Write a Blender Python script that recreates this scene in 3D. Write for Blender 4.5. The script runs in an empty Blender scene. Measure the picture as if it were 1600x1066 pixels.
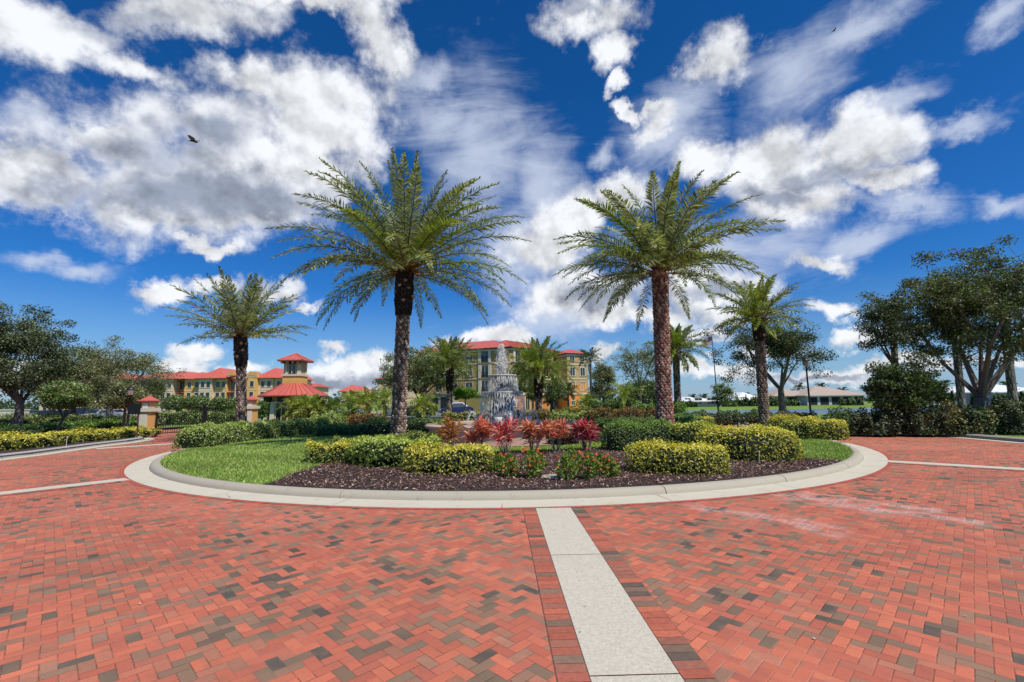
import bpy, math, random
import numpy as np
from mathutils import Matrix, Vector, Euler
RNG = np.random.default_rng(7)
PI = math.pi
sc = bpy.context.scene
col = sc.collection
R_ = math.radians

# ------------------------------------------------------------------ camera
F, HOR, ROLL, EYE = 715.0, 628.0, R_(-0.75), 1.7
PITCH = math.atan((HOR - 533) / F)
cd = bpy.data.cameras.new('camera'); cam = bpy.data.objects.new('camera', cd); col.objects.link(cam)
cd.sensor_width = 36; cd.lens = 36 * F / 1600; cd.clip_end = 6000; cd.clip_start = 0.1
CM = Matrix.Translation((0, 0, EYE)) @ Matrix.Rotation(PI/2 + PITCH, 4, 'X') @ Matrix.Rotation(ROLL, 4, 'Z')
cam.matrix_world = CM; sc.camera = cam
RM = np.array(CM.to_3x3())
def ray(px, py):
    v = RM @ np.array([px - 800, 533 - py, -F]); return v
def G(px, py, z=0.0):                       # point of the level z seen at a photo position
    v = ray(px, py); t = (z - EYE) / v[2]; return v[0]*t, v[1]*t
def Z(px, py, Y):                           # height at depth Y
    v = ray(px, py); return EYE + v[2] * Y / v[1]
def X(px, Y, z=0.0):
    py = 650.0
    for _ in range(6): py += (Z(px, py, Y) - z) * F / Y
    v = ray(px, py); return v[0] * Y / v[1]
C0 = np.array([-0.2, 20.8])                 # centre of the island
def RA(th):                                 # outer radius of the concrete apron
    th = np.asarray(th, float)
    d1 = (th - R_(17) + PI) % (2*PI) - PI; d2 = (th - R_(163) + PI) % (2*PI) - PI
    return 13.12 + 1.3*np.exp(-(d1/R_(16))**2) + 0.7*np.exp(-(d2/R_(16))**2)

# ------------------------------------------------------------------ node helpers
class S:
    def __init__(s, nt, sock): s.nt, s.s = nt, sock
    def m(s, op, *a, clamp=False):
        n = s.nt.nodes.new('ShaderNodeMath'); n.operation = op; n.use_clamp = clamp
        for i, v in enumerate((s,) + a):
            if isinstance(v, S): s.nt.links.new(v.s, n.inputs[i])
            else: n.inputs[i].default_value = v
        return S(s.nt, n.outputs[0])
    def __add__(s, o): return s.m('ADD', o)
    def __sub__(s, o): return s.m('SUBTRACT', o)
    def __mul__(s, o): return s.m('MULTIPLY', o)
    def __truediv__(s, o): return s.m('DIVIDE', o)
    def mn(s, o): return s.m('MINIMUM', o)
    def mx(s, o): return s.m('MAXIMUM', o)
    def lt(s, o): return s.m('LESS_THAN', o)
    def inv(s): return s.m('MULTIPLY', -1.0) + 1.0
def wire(nt, sock, v):
    if isinstance(v, S): nt.links.new(v.s, sock)
    elif v is not None:
        if hasattr(sock.default_value, '__len__') and len(v) == 3 and len(sock.default_value) == 4: v = tuple(v) + (1,)
        sock.default_value = v
def mixc(nt, f, a, b, mode='MIX'):
    n = nt.nodes.new('ShaderNodeMix'); n.data_type = 'RGBA'; n.blend_type = mode
    wire(nt, n.inputs[0], f); wire(nt, n.inputs[6], a); wire(nt, n.inputs[7], b); return S(nt, n.outputs[2])
def sstep(nt, v, a, b):
    n = nt.nodes.new('ShaderNodeMapRange'); n.interpolation_type = 'SMOOTHSTEP'; n.clamp = True
    wire(nt, n.inputs[0], v); n.inputs[1].default_value = a; n.inputs[2].default_value = b
    return S(nt, n.outputs[0])
def noise(nt, vec, scale, detail=4, rough=0.55, dist=0.0, out=0):
    n = nt.nodes.new('ShaderNodeTexNoise'); n.inputs['Scale'].default_value = scale
    n.inputs['Detail'].default_value = detail; n.inputs['Roughness'].default_value = rough
    n.inputs['Distortion'].default_value = dist
    if vec is not None: nt.links.new(vec.s, n.inputs['Vector'])
    return S(nt, n.outputs[out])
def ramp(nt, v, stops):
    n = nt.nodes.new('ShaderNodeValToRGB'); wire(nt, n.inputs[0], v); e = n.color_ramp.elements
    while len(e) < len(stops): e.new(0.5)
    for k, (p, c) in enumerate(stops): e[k].position = p; e[k].color = tuple(c) + (1,)
    return S(nt, n.outputs[0])
def coords(nt, which='Object'):
    n = nt.nodes.new('ShaderNodeTexCoord'); return S(nt, n.outputs[which])
def sep(nt, v):
    n = nt.nodes.new('ShaderNodeSeparateXYZ'); nt.links.new(v.s, n.inputs[0]); return [S(nt, o) for o in n.outputs]
def comb(nt, x, y, z=0.0):
    n = nt.nodes.new('ShaderNodeCombineXYZ')
    for i, v in enumerate((x, y, z)): wire(nt, n.inputs[i], v)
    return S(nt, n.outputs[0])
def bump(nt, h, strength, dist):
    n = nt.nodes.new('ShaderNodeBump'); n.inputs['Strength'].default_value = strength
    n.inputs['Distance'].default_value = dist; wire(nt, n.inputs['Height'], h); return S(nt, n.outputs[0])
def newmat(name):
    m = bpy.data.materials.new(name); m.use_nodes = True; nt = m.node_tree; b = nt.nodes['Principled BSDF']
    return m, nt, b
def mat(name, c, rough=0.8, var=0.25, scale=6.0, bmp=0.0, metal=0.0, spec=0.4, bscale=None):
    m, nt, b = newmat(name); co = coords(nt)
    if c is None:
        a = nt.nodes.new('ShaderNodeAttribute'); a.attribute_name = 'Col'; base = S(nt, a.outputs['Color'])
    else:
        rgb = nt.nodes.new('ShaderNodeRGB'); rgb.outputs[0].default_value = tuple(c) + (1,); base = S(nt, rgb.outputs[0])
    n = noise(nt, co, scale, 5, 0.6)
    f = n * (2*var) + (1 - var)
    base = mixc(nt, 1.0, base, comb(nt, f, f, f), 'MULTIPLY')
    nt.links.new(base.s, b.inputs['Base Color'])
    b.inputs['Roughness'].default_value = rough; b.inputs['Metallic'].default_value = metal
    b.inputs['Specular IOR Level'].default_value = spec
    if bmp: nt.links.new(bump(nt, noise(nt, co, bscale or scale*8, 4, 0.6), bmp, 0.02).s, b.inputs['Normal'])
    return m
def leafmat(name, trans=0.3, rough=0.45):
    m, nt, b = newmat(name)
    a = nt.nodes.new('ShaderNodeAttribute'); a.attribute_name = 'Col'; c = S(nt, a.outputs['Color'])
    b.inputs['Roughness'].default_value = rough; b.inputs['Specular IOR Level'].default_value = 0.35
    nt.links.new(c.s, b.inputs['Base Color'])
    t = nt.nodes.new('ShaderNodeBsdfTranslucent')
    tc = mixc(nt, 1.0, c, (1.25, 1.35, 0.6), 'MULTIPLY'); nt.links.new(tc.s, t.inputs[0])
    mx = nt.nodes.new('ShaderNodeMixShader'); mx.inputs[0].default_value = trans
    nt.links.new(b.outputs[0], mx.inputs[1]); nt.links.new(t.outputs[0], mx.inputs[2])
    nt.links.new(mx.outputs[0], nt.nodes['Material Output'].inputs[0])
    return m
LEAF = leafmat('leaf'); PETAL = leafmat('petal', 0.35, 0.5)
BARK = mat('bark', None, 0.9, 0.35, 9, 0.6)
ATTR = mat('coloured_surface', None, 0.7, 0.1, 3)
STUCCO = mat('stucco', None, 0.9, 0.13, 1.2, 0.15, bscale=25)
ROOF = mat('red_metal_roof', None, 0.45, 0.12, 0.8)
IRON = mat('black_iron', (0.012, 0.012, 0.013), 0.45, 0.2, 5)
GLASS = mat('dark_glass', (0.02, 0.025, 0.035), 0.08, 0.3, 1.5, spec=0.8)
TRIM = mat('cream_trim', (0.62, 0.56, 0.44), 0.8, 0.1, 3)

# ------------------------------------------------------------------ mesh helpers
class B:
    def __init__(s): s.V, s.L, s.T, s.C, s.n = [], [], [], [], 0
    def add(s, V, Fc, c=(1, 1, 1)):
        V = np.asarray(V, float).reshape(-1, 3); Fc = np.asarray(Fc, int)
        s.V.append(V); s.L.append((Fc + s.n).ravel()); s.T.append(np.full(len(Fc), Fc.shape[1]))
        c = np.asarray(c, float)
        s.C.append(np.broadcast_to(c, (len(Fc), 3)) if c.ndim == 1 else c); s.n += len(V)
    def box(s, x0, y0, z0, x1, y1, z1, c=(1, 1, 1)):
        V = [(x, y, z) for z in (z0, z1) for y in (y0, y1) for x in (x0, x1)]
        s.add(V, [(0, 2, 3, 1), (4, 5, 7, 6), (0, 1, 5, 4), (2, 6, 7, 3), (0, 4, 6, 2), (1, 3, 7, 5)], c)
    def tube(s, P, r, k=6, c=(1, 1, 1), cap=True):
        P = np.asarray(P, float); n = len(P); r = np.broadcast_to(np.asarray(r, float), (n,))
        T = np.gradient(P, axis=0); T /= np.linalg.norm(T, axis=1)[:, None] + 1e-9
        up = np.array([0, 0, 1.0]) if abs(T[0][2]) < 0.9 else np.array([1.0, 0, 0])
        U = np.cross(T, up); U /= np.linalg.norm(U, axis=1)[:, None] + 1e-9; W = np.cross(T, U)
        a = np.arange(k) * 2*PI/k
        V = P[:, None] + r[:, None, None] * (np.cos(a)[None, :, None]*U[:, None] + np.sin(a)[None, :, None]*W[:, None])
        i = np.arange(n-1)[:, None]*k; j = np.arange(k)[None]; j2 = (j+1) % k
        Fc = np.stack([i+j, i+k+j, i+k+j2, i+j2], -1).reshape(-1, 4)
        c = np.asarray(c, float)
        if c.ndim == 2 and len(c) == n-1: c = np.repeat(c, k, 0)
        s.add(V.reshape(-1, 3), Fc, c)
        if cap:
            cc = c if c.ndim == 1 else c[-1]
            s.add(V[-1], [tuple(range(k))[::-1]], cc); s.add(V[0], [tuple(range(k))], cc if c.ndim == 1 else c[0])
    def lathe(s, prof, k=32, c=(1, 1, 1), o=(0, 0, 0)):
        prof = np.asarray(prof, float); n = len(prof); a = np.arange(k)*2*PI/k
        V = np.stack([prof[:, 0, None]*np.cos(a), prof[:, 0, None]*np.sin(a), np.repeat(prof[:, 1, None], k, 1)], -1) + np.array(o)
        i = np.arange(n-1)[:, None]*k; j = np.arange(k)[None]; j2 = (j+1) % k
        s.add(V.reshape(-1, 3), np.stack([i+j, i+j2, i+k+j2, i+k+j], -1).reshape(-1, 4), c)
    def hip(s, x0, y0, x1, y1, z, h, ridge=None, t=0.12, c=(1, 1, 1), rib=0.0, fas=(0.5, 0.42, 0.3)):
        w, d = x1-x0, y1-y0; m = min(w, d)/2
        if w >= d: a, b = (x0+m, (y0+y1)/2), (x1-m, (y0+y1)/2)
        else: a, b = ((x0+x1)/2, y0+m), ((x0+x1)/2, y1-m)
        V = [(x0, y0, z), (x1, y0, z), (x1, y1, z), (x0, y1, z), (a[0], a[1], z+h), (b[0]+1e-3, b[1], z+h)]
        if w >= d: Q = [(0, 1, 5, 4), (2, 3, 4, 5)]; Tt = [(1, 2, 5), (3, 0, 4)]
        else: Q = [(1, 2, 5, 4), (3, 0, 4, 5)]; Tt = [(0, 1, 4), (2, 3, 5)]
        s.add(V, Q, c); s.add(V, Tt, c)
        s.box(x0, y0, z-t, x1, y1, z-0.004, fas)
        if rib:                                     # standing seams
            V = np.array(V)
            def seams(p, q, n2, apexes):
                L = np.linalg.norm(q-p); k = max(2, int(L/rib))
                nrm = None
                for u in np.linspace(0.0, 1, k+1):
                    base = p + (q-p)*u
                    # go up the slope until meeting the hip
                    A0, A1 = apexes
                    du = 0.5*min(w, d)/L
                    f = 1.0
                    if A0 is A1 or np.allclose(A0, A1, atol=0.01): f = 1-abs(2*u-1)
                    else: f = min(1, u/du, (1-u)/du)
                    inward = np.array([-(q-p)[1], (q-p)[0], 0])/L
                    top = base + inward*(min(w, d)/2)*f + np.array([0, 0, h*f])
                    if f > 0.06: s.tube([base+(0, 0, .02), top+(0, 0, .02)], 0.03, 4, np.array(c)*0.72, False)
            seams(V[0], V[1], 0, (V[4], V[5] if w > d+.02 else V[4])); seams(V[1], V[2], 0, (V[5], V[5]))
            seams(V[3], V[0], 0, (V[4], V[4])); seams(V[2], V[3], 0, (V[5], V[4] if w > d+.02 else V[5]))
            for p, q in ((V[0], V[4]), (V[1], V[5]), (V[2], V[5]), (V[3], V[4])) if w >= d else ():
                s.tube([p+(0, 0, .03), q+(0, 0, .03)], 0.05, 4, np.array(c)*1.1, False)
    def rot(s, ang, loc=(0, 0, 0)):
        c_, s_ = math.cos(ang), math.sin(ang)
        M_ = np.array([[c_, -s_, 0], [s_, c_, 0], [0, 0, 1]])
        s.V = [v @ M_.T + np.array(loc) for v in s.V]; return s
    def mesh(s, name, m, smooth=False):
        me = bpy.data.meshes.new(name)
        V = np.concatenate(s.V); L = np.concatenate(s.L).astype(np.int32); T = np.concatenate(s.T).astype(np.int32)
        me.vertices.add(len(V)); me.vertices.foreach_set('co', V.astype(np.float32).ravel())
        me.loops.add(len(L)); me.loops.foreach_set('vertex_index', L)
        me.polygons.add(len(T)); st = np.concatenate([[0], np.cumsum(T)[:-1]]).astype(np.int32)
        me.polygons.foreach_set('loop_start', st); me.polygons.foreach_set('loop_total', T)
        me.polygons.foreach_set('use_smooth', np.full(len(T), smooth))
        Cc = np.concatenate([np.concatenate([c, np.ones((len(c), 1))], 1) for c in s.C]).astype(np.float32)
        at = me.attributes.new('Col', 'FLOAT_COLOR', 'FACE'); at.data.foreach_set('color', Cc.ravel())
        me.materials.append(m); me.update(calc_edges=True); me.validate(); return me
    def obj(s, name, m, parent=None, smooth=False, loc=None):
        o = bpy.data.objects.new(name, s.mesh(name, m, smooth)); col.objects.link(o)
        if parent is not None: o.parent = parent
        if loc is not None: o.location = loc
        return o
def tag(o, label=None, cat=None, group=None, kind=None):
    if label: o['label'] = label
    if cat: o['category'] = cat
    if group: o['group'] = group
    if kind: o['kind'] = kind
    return o
def thing(name, label, cat, loc=(0, 0, 0), rz=0.0, group=None):
    o = bpy.data.objects.new(name, None); col.objects.link(o); o.location = loc; o.rotation_euler = (0, 0, rz)
    o.empty_display_size = 0.3
    return tag(o, label, cat, group)
def mixcol(cols, n, rng, jit=0.15):
    cols = np.asarray(cols, float); c = cols[rng.integers(0, len(cols), n)]
    return np.clip(c * (1 + rng.uniform(-jit, jit, (n, 1))), 0, 1)
def quads(P, N, U, a, b):
    """leaf diamonds at P with long axis U (len a) and normal N (width b)"""
    Wd = np.cross(N, U); Wd /= np.linalg.norm(Wd, axis=1)[:, None] + 1e-9
    a = np.asarray(a)[..., None] if np.ndim(a) else a; b = np.asarray(b)[..., None] if np.ndim(b) else b
    V = np.stack([P - U*a*.5, P + Wd*b*.5 - U*a*.05, P + U*a*.5, P - Wd*b*.5 - U*a*.05], 1).reshape(-1, 3)
    n = len(P); return V, np.arange(4*n).reshape(n, 4)
def rdir(n, rng):
    v = rng.normal(size=(n, 3)); return v/np.linalg.norm(v, axis=1)[:, None]
# ------------------------------------------------------------------ world: daylight sky with clouds
SUN_EL, SUN_AZ = R_(56), math.atan2(0.70, -0.71)       # azimuth from +y towards +x
def build_world():
    w = bpy.data.worlds.new('World'); sc.world = w; w.use_nodes = True; nt = w.node_tree
    bg = nt.nodes['Background']; out = nt.nodes['World Output']
    sky = nt.nodes.new('ShaderNodeTexSky'); sky.sky_type = 'NISHITA'; sky.sun_disc = False
    sky.sun_elevation = SUN_EL; sky.sun_rotation = SUN_AZ
    sky.altitude = 0; sky.air_density = 1.0; sky.dust_density = 0.3; sky.ozone_density = 2.2
    hsv = nt.nodes.new('ShaderNodeHueSaturation'); hsv.inputs['Hue'].default_value = 0.505
    hsv.inputs['Saturation'].default_value = 1.28; hsv.inputs['Value'].default_value = 0.95
    nt.links.new(sky.outputs[0], hsv.inputs['Color']); skyc = S(nt, hsv.outputs[0])
    d = coords(nt, 'Generated')
    ds = sep(nt, d)
    skyc = mixc(nt, 1.0, skyc, ramp(nt, ds[2], [(0.0, (0.52, 0.72, 0.98)), (0.07, (0.38, 0.74, 1.10)), (0.22, (0.27, 0.75, 1.18)), (0.6, (0.19, 0.76, 1.06))]), 'MULTIPLY')
    # warp the directions so that blob edges are ragged
    n1 = noise(nt, d, 6.5, 9, 0.6)
    wn = nt.nodes.new('ShaderNodeTexNoise'); wn.inputs['Scale'].default_value = 11; wn.inputs['Detail'].default_value = 7; wn.inputs['Roughness'].default_value = 0.62
    nt.links.new(d.s, wn.inputs['Vector'])
    def vm(op, a, b):
        n = nt.nodes.new('ShaderNodeVectorMath'); n.operation = op
        for i, v in enumerate((a, b)):
            if isinstance(v, S): nt.links.new(v.s, n.inputs[i])
            elif v is not None:
                if op == 'SCALE' and i == 1: n.inputs['Scale'].default_value = v
                else: n.inputs[i].default_value = v
        return S(nt, n.outputs['Value'] if op in ('LENGTH', 'DOT_PRODUCT') else n.outputs[0])
    wd = vm('ADD', d, vm('SCALE', vm('SUBTRACT', S(nt, wn.outputs['Color']), (0.5, 0.5, 0.5)), 0.115))
    def blobs(lst):
        acc = None
        for b in lst:
            cx, cy, rx, ry = b[:4]; rot = R_(b[4]) if len(b) > 4 else 0
            c = ray(cx, cy); L = np.linalg.norm(c); c = c/L
            e1 = RM @ np.array([math.cos(rot), math.sin(rot), 0]); e2 = RM @ np.array([-math.sin(rot), math.cos(rot), 0])
            e1 = e1 - c*(e1@c); s1 = np.linalg.norm(e1); e1 /= s1
            e2 = e2 - c*(e2@c); e2 -= e1*(e2@e1); s2 = np.linalg.norm(e2); e2 /= s2
            M_ = Matrix(np.array([e1, np.cross(e2, e1), e2]).T.tolist())
            mp = nt.nodes.new('ShaderNodeMapping'); mp.vector_type = 'TEXTURE'
            mp.inputs['Location'].default_value = tuple(c)
            mp.inputs['Rotation'].default_value = tuple(M_.to_euler('XYZ'))
            mp.inputs['Scale'].default_value = (rx*s1/L, 1.0, ry*s2/L)
            if acc is None: src = wd
            else:                        # a zero times the running value keeps the node order (and the shader stack) short
                q = nt.nodes.new('ShaderNodeVectorMath'); q.operation = 'MULTIPLY_ADD'
                nt.links.new(acc.s, q.inputs[0]); q.inputs[1].default_value = (0, 0, 0); nt.links.new(wd.s, q.inputs[2]); src = S(nt, q.outputs[0])
            nt.links.new(src.s, mp.inputs['Vector'])
            v = vm('LENGTH', S(nt, mp.outputs[0]), None)
            acc = v if acc is None else acc.mn(v)
        return acc.inv()
    cum = blobs([(95, 45, 210, 62, -12), (210, 100, 130, 44, -8), (280, 25, 190, 55), (300, 300, 260, 90, -4), (60, 285, 150, 55, -6), (480, 150, 150, 75), (470, -15, 170, 32), (580, 55, 48, 95, 8),
        (440, 135, 170, 52, -5), (330, 185, 190, 95), (490, 195, 115, 85, 10), (190, 225, 80, 50), (360, 275, 215, 85), (90, 275, 130, 45, -8),
        (230, 325, 200, 48, -8), (500, 270, 85, 65), (400, 325, 130, 50), (330, 386, 62, 16),
        (250, 455, 60, 22, -5), (330, 450, 70, 20), (430, 460, 65, 24), (480, 480, 34, 10), (305, 550, 36, 18), (285, 575, 50, 16),
        (380, 572, 40, 16), (527, 541, 30, 14), (560, 575, 90, 26), (500, 590, 90, 25), (650, 590, 100, 30), (780, 530, 48, 18), (705, 545, 30, 14),
        (941, 25, 78, 48), (962, 76, 38, 40), (966, 128, 24, 15, 40), (984, 172, 22, 14, -20), (1012, 168, 20, 12, 10), (1026, 190, 40, 26, 40), 
        (1135, 92, 82, 62, 5), (1190, 255, 120, 62, 8), (1330, 232, 90, 55, 5), (1385, 272, 70, 30), (1250, 310, 100, 55), (1110, 245, 66, 42, 20),
        (896, 350, 85, 52, 35), (970, 310, 80, 40, 10), (850, 395, 70, 40), (910, 462, 130, 42, -5),
        (980, 490, 120, 26), (1130, 450, 100, 38), (1274, 413, 62, 20), (1305, 492, 50, 18, -12), (1090, 520, 80, 18), (1350, 535, 50, 16), (1200, 545, 60, 12), (1130, 495, 50, 14),
        (940, 552, 30, 17), (1120, 575, 90, 14), (1250, 590, 120, 14), (1420, 580, 120, 14),(1560, 560, 60, 12), (30, 590, 120, 26)])
    cir = blobs([(745, 240, 95, 150, -10), (800, 400, 70, 90, 0), (690, 190, 90, 70), (1250, 110, 130, 75, 45), (1340, 40, 110, 45, 35),
        (1380, 165, 100, 30, 30), (1560, 40, 70, 30, 40), (1050, 190, 90, 60, 30), (60, 190, 90, 30, -20), (1120, 400, 160, 60), (1340, 380, 90, 30, 20),
        (870, 500, 140, 40), (55, 406, 70, 24), (130, 420, 70, 20), (941, 240, 30, 20), (1420, 318, 80, 24), (1422, 213, 40, 22), (1580, 318, 60, 22), (840, 300, 60, 100, 10), (1500, 200, 80, 20, 20), (660, 120, 50, 40)])
    grey = blobs([(300, 300, 230, 70, -5), (270, 240, 120, 60), (120, 300, 120, 30), (420, 315, 120, 45), (330, 200, 110, 60), (210, 45, 130, 35, -10), (1290, 270, 110, 32, 5), (1200, 300, 80, 26),
        (950, 460, 110, 24), (910, 10, 50, 22), (1090, 528, 90, 8), (1180, 592, 170, 8), (1420, 592, 190, 8), (580, 592, 150, 22), (1130, 455, 70, 20), (30, 595, 120, 20)])
    dens = cum.mx(-0.6) * 0.8 + (n1 - 0.5) * 2.15 + 0.13
    mask = sstep(nt, dens, -0.03, 0.56)
    # relief: compare the noise with the noise a little way towards the sun
    off = vm('ADD', d, (0.012, -0.004, 0.022)); n1b = noise(nt, off, 6.5, 5, 0.55)
    relief = (noise(nt, d, 6.5, 5, 0.55) - n1b) * 2.8
    n3 = noise(nt, d, 2.6, 2, 0.45)
    g = sstep(nt, grey * 1.1 + (n3 - 0.5)*0.8 + (dens - 0.7).mn(0.5)*0.35 - relief*0.9, -0.32, 0.72)
    edge = sstep(nt, dens, 0.15, 0.62)
    g = (g * edge * 0.92).m('ADD', 0.0, clamp=True)
    bright = (relief + 1.0).mx(0.72).mn(1.15)
    white = mixc(nt, g, (8.3, 8.5, 8.9), (2.7, 3.2, 4.3))
    white = mixc(nt, 1.0, white, comb(nt, bright, bright, bright), 'MULTIPLY')
    # thin high cloud
    mp = nt.nodes.new('ShaderNodeMapping'); nt.links.new(d.s, mp.inputs[0]); mp.inputs['Rotation'].default_value = (0.2, 0.7, 0.3)
    mp.inputs['Scale'].default_value = (2.2, 5.0, 9.0)
    n2 = noise(nt, S(nt, mp.outputs[0]), 1.6, 8, 0.62, 0.8)
    thin = sstep(nt, (cir.mx(-0.7) + 0.2)*0.8 + (n2 - 0.5)*1.5, -0.05, 1.0) * 0.80
    hazef = sstep(nt, ds[2], 0.24, -0.02) * 0.6
    c1 = mixc(nt, hazef, skyc, (3.6, 5.2, 7.6))
    c1 = mixc(nt, thin, c1, (6.4, 7.1, 8.6))
    c2 = mixc(nt, mask, c1, white)
    nt.links.new(c2.s, bg.inputs[0]); bg.inputs[1].default_value = 0.1
    w.cycles.sampling_method = 'MANUAL'; w.cycles.sample_map_resolution = 512
    sd = bpy.data.lights.new('sun', 'SUN'); sd.energy = 4.6; sd.angle = R_(0.55); sd.color = (1.0, 0.945, 0.85)
    so = bpy.data.objects.new('sun', sd); col.objects.link(so)
    v = Vector((math.sin(SUN_AZ)*math.cos(SUN_EL), math.cos(SUN_AZ)*math.cos(SUN_EL), math.sin(SUN_EL)))
    so.rotation_euler = v.to_track_quat('Z', 'Y').to_euler(); so.location = (30, -20, 60)
build_world()
sc.view_settings.view_transform = 'Standard'; sc.view_settings.look = 'None'; sc.view_settings.exposure = 0
sc.cycles.max_bounces = 5; sc.cycles.diffuse_bounces = 2; sc.cycles.glossy_bounces = 2; sc.cycles.transparent_max_bounces = 8
sc.cycles.transmission_bounces = 3; sc.cycles.use_adaptive_sampling = True; sc.cycles.adaptive_threshold = 0.02
sc.cycles.use_denoising = True
try: sc.cycles.denoiser = 'OPENIMAGEDENOISE'
except Exception: pass

# ------------------------------------------------------------------ ground materials
def brick_mat():
    m, nt, b = newmat('herringbone_pavers'); co = coords(nt); x, y, z = sep(nt, co)
    a = 0.70710678 / 0.0885
    wn = noise(nt, co, 0.9, 2, 0.5); wob = (wn - 0.5)*0.35
    u = (x + y)*a + wob; v = (y - x)*a - wob
    i = u.m('FLOOR'); j = v.m('FLOOR')
    t = (i - j).m('FLOORED_MODULO', 4.0)
    H = t.lt(1.5); Vv = H.inv()
    bx = i - H*t; by = j - Vv*(t*-1.0 + 3.0)
    lu = (u - bx)*H + (v - by)*Vv; lv = (v - by)*H + (u - bx)*Vv
    e = lu.mn(lu*-1.0 + 2.0).mn(lv).mn(lv*-1.0 + 1.0)
    w = nt.nodes.new('ShaderNodeTexWhiteNoise'); w.noise_dimensions = '3D'
    nt.links.new(comb(nt, bx + 0.5, by + 0.5, H).s, w.inputs[0]); r = S(nt, w.outputs[0]); rc = sep(nt, S(nt, w.outputs[1]))
    cl = noise(nt, co, 0.55, 3, 0.6)
    r2 = r + (cl - 0.5)*0.75
    c = ramp(nt, r2, [(0.0, (0.56, 0.165, 0.092)), (0.30, (0.50, 0.138, 0.082)), (0.55, (0.44, 0.122, 0.078)), (0.68, (0.45, 0.165, 0.100)),
                      (0.77, (0.30, 0.16, 0.105)), (0.88, (0.235, 0.155, 0.098)), (0.97, (0.155, 0.115, 0.082)), (1.0, (0.10, 0.085, 0.068))])
    br = rc[1]*0.2 + 0.9
    fine = noise(nt, co, 70, 4, 0.8)*0.7 + 0.65
    c = mixc(nt, sstep(nt, noise(nt, co, 7.5, 4, 0.6), 0.47, 0.72)*0.45, c, (0.27, 0.13, 0.085))
    big = noise(nt, co, 0.25, 3, 0.5)*0.5 + 0.76
    f = br*fine*big
    c = mixc(nt, 1.0, c, comb(nt, f, f, f), 'MULTIPLY')
    jn = sstep(nt, e + (fine - 1.0)*0.03, 0.018, 0.055).inv()
    # lime bloom in the joints (tyre tracks of the wet patch on the right, older patch on the left)
    def streak(p, q, wd):
        px, py = p; qx, qy = q; L = math.hypot(qx-px, qy-py); tx, ty = (qx-px)/L, (qy-py)/L
        sx = (x - px)*tx + (y - py)*ty; dd = (x - px)*(-ty) + (y - py)*tx
        warp = (noise(nt, co, 0.8, 4, 0.6) - 0.5)*1.6
        dd = (dd + warp).m('ABSOLUTE')
        end = sstep(nt, (sx - L/2).m('ABSOLUTE'), L*0.5, L*0.36)
        return sstep(nt, dd, wd, wd*0.05)*end
    s1 = streak(G(1190, 772), G(1590, 822), 0.5); s2 = streak(G(1060, 786), G(1350, 838), 0.35)
    s3 = streak(G(60, 800), G(420, 785), 0.9)*0.55; s4 = streak(G(1230, 770), G(1500, 800), 0.3)
    pat = noise(nt, co, 3.0, 5, 0.7)
    lime = (s1.mx(s2).mx(s4)*sstep(nt, pat, 0.36, 0.6)).mx(s3*sstep(nt, pat, 0.45, 0.55)*jn)
    gen = sstep(nt, noise(nt, co, 0.35, 3, 0.6), 0.5, 0.62)
    jc = mixc(nt, gen*0.9, (0.12, 0.06, 0.04), (0.56, 0.40, 0.32))
    brk = sstep(nt, noise(nt, co, 6.0, 4, 0.7), 0.38, 0.62)
    c = mixc(nt, jn*(brk*0.75 + 0.12), c, jc)
    c = mixc(nt, lime*(jn*0.8 + 0.30), c, (0.66, 0.52, 0.48))
    tr_ = sstep(nt, noise(nt, comb(nt, x*0.25 + y*0.1, y*1.3 - x*0.4), 0.8, 4, 0.6), 0.50, 0.70)
    dirt = (sstep(nt, noise(nt, co, 2.2, 6, 0.7), 0.58, 0.82)*0.3).mx(tr_*0.22)
    c = mixc(nt, dirt, c, (0.13, 0.08, 0.06))
    nt.links.new(c.s, b.inputs['Base Color']); b.inputs['Roughness'].default_value = 0.85; b.inputs['Specular IOR Level'].default_value = 0.25
    nt.links.new(bump(nt, sstep(nt, e, 0.0, 0.09) + fine*0.25 + rc[2]*0.25, 0.45, 0.006).s, b.inputs['Normal'])
    return m
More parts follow.
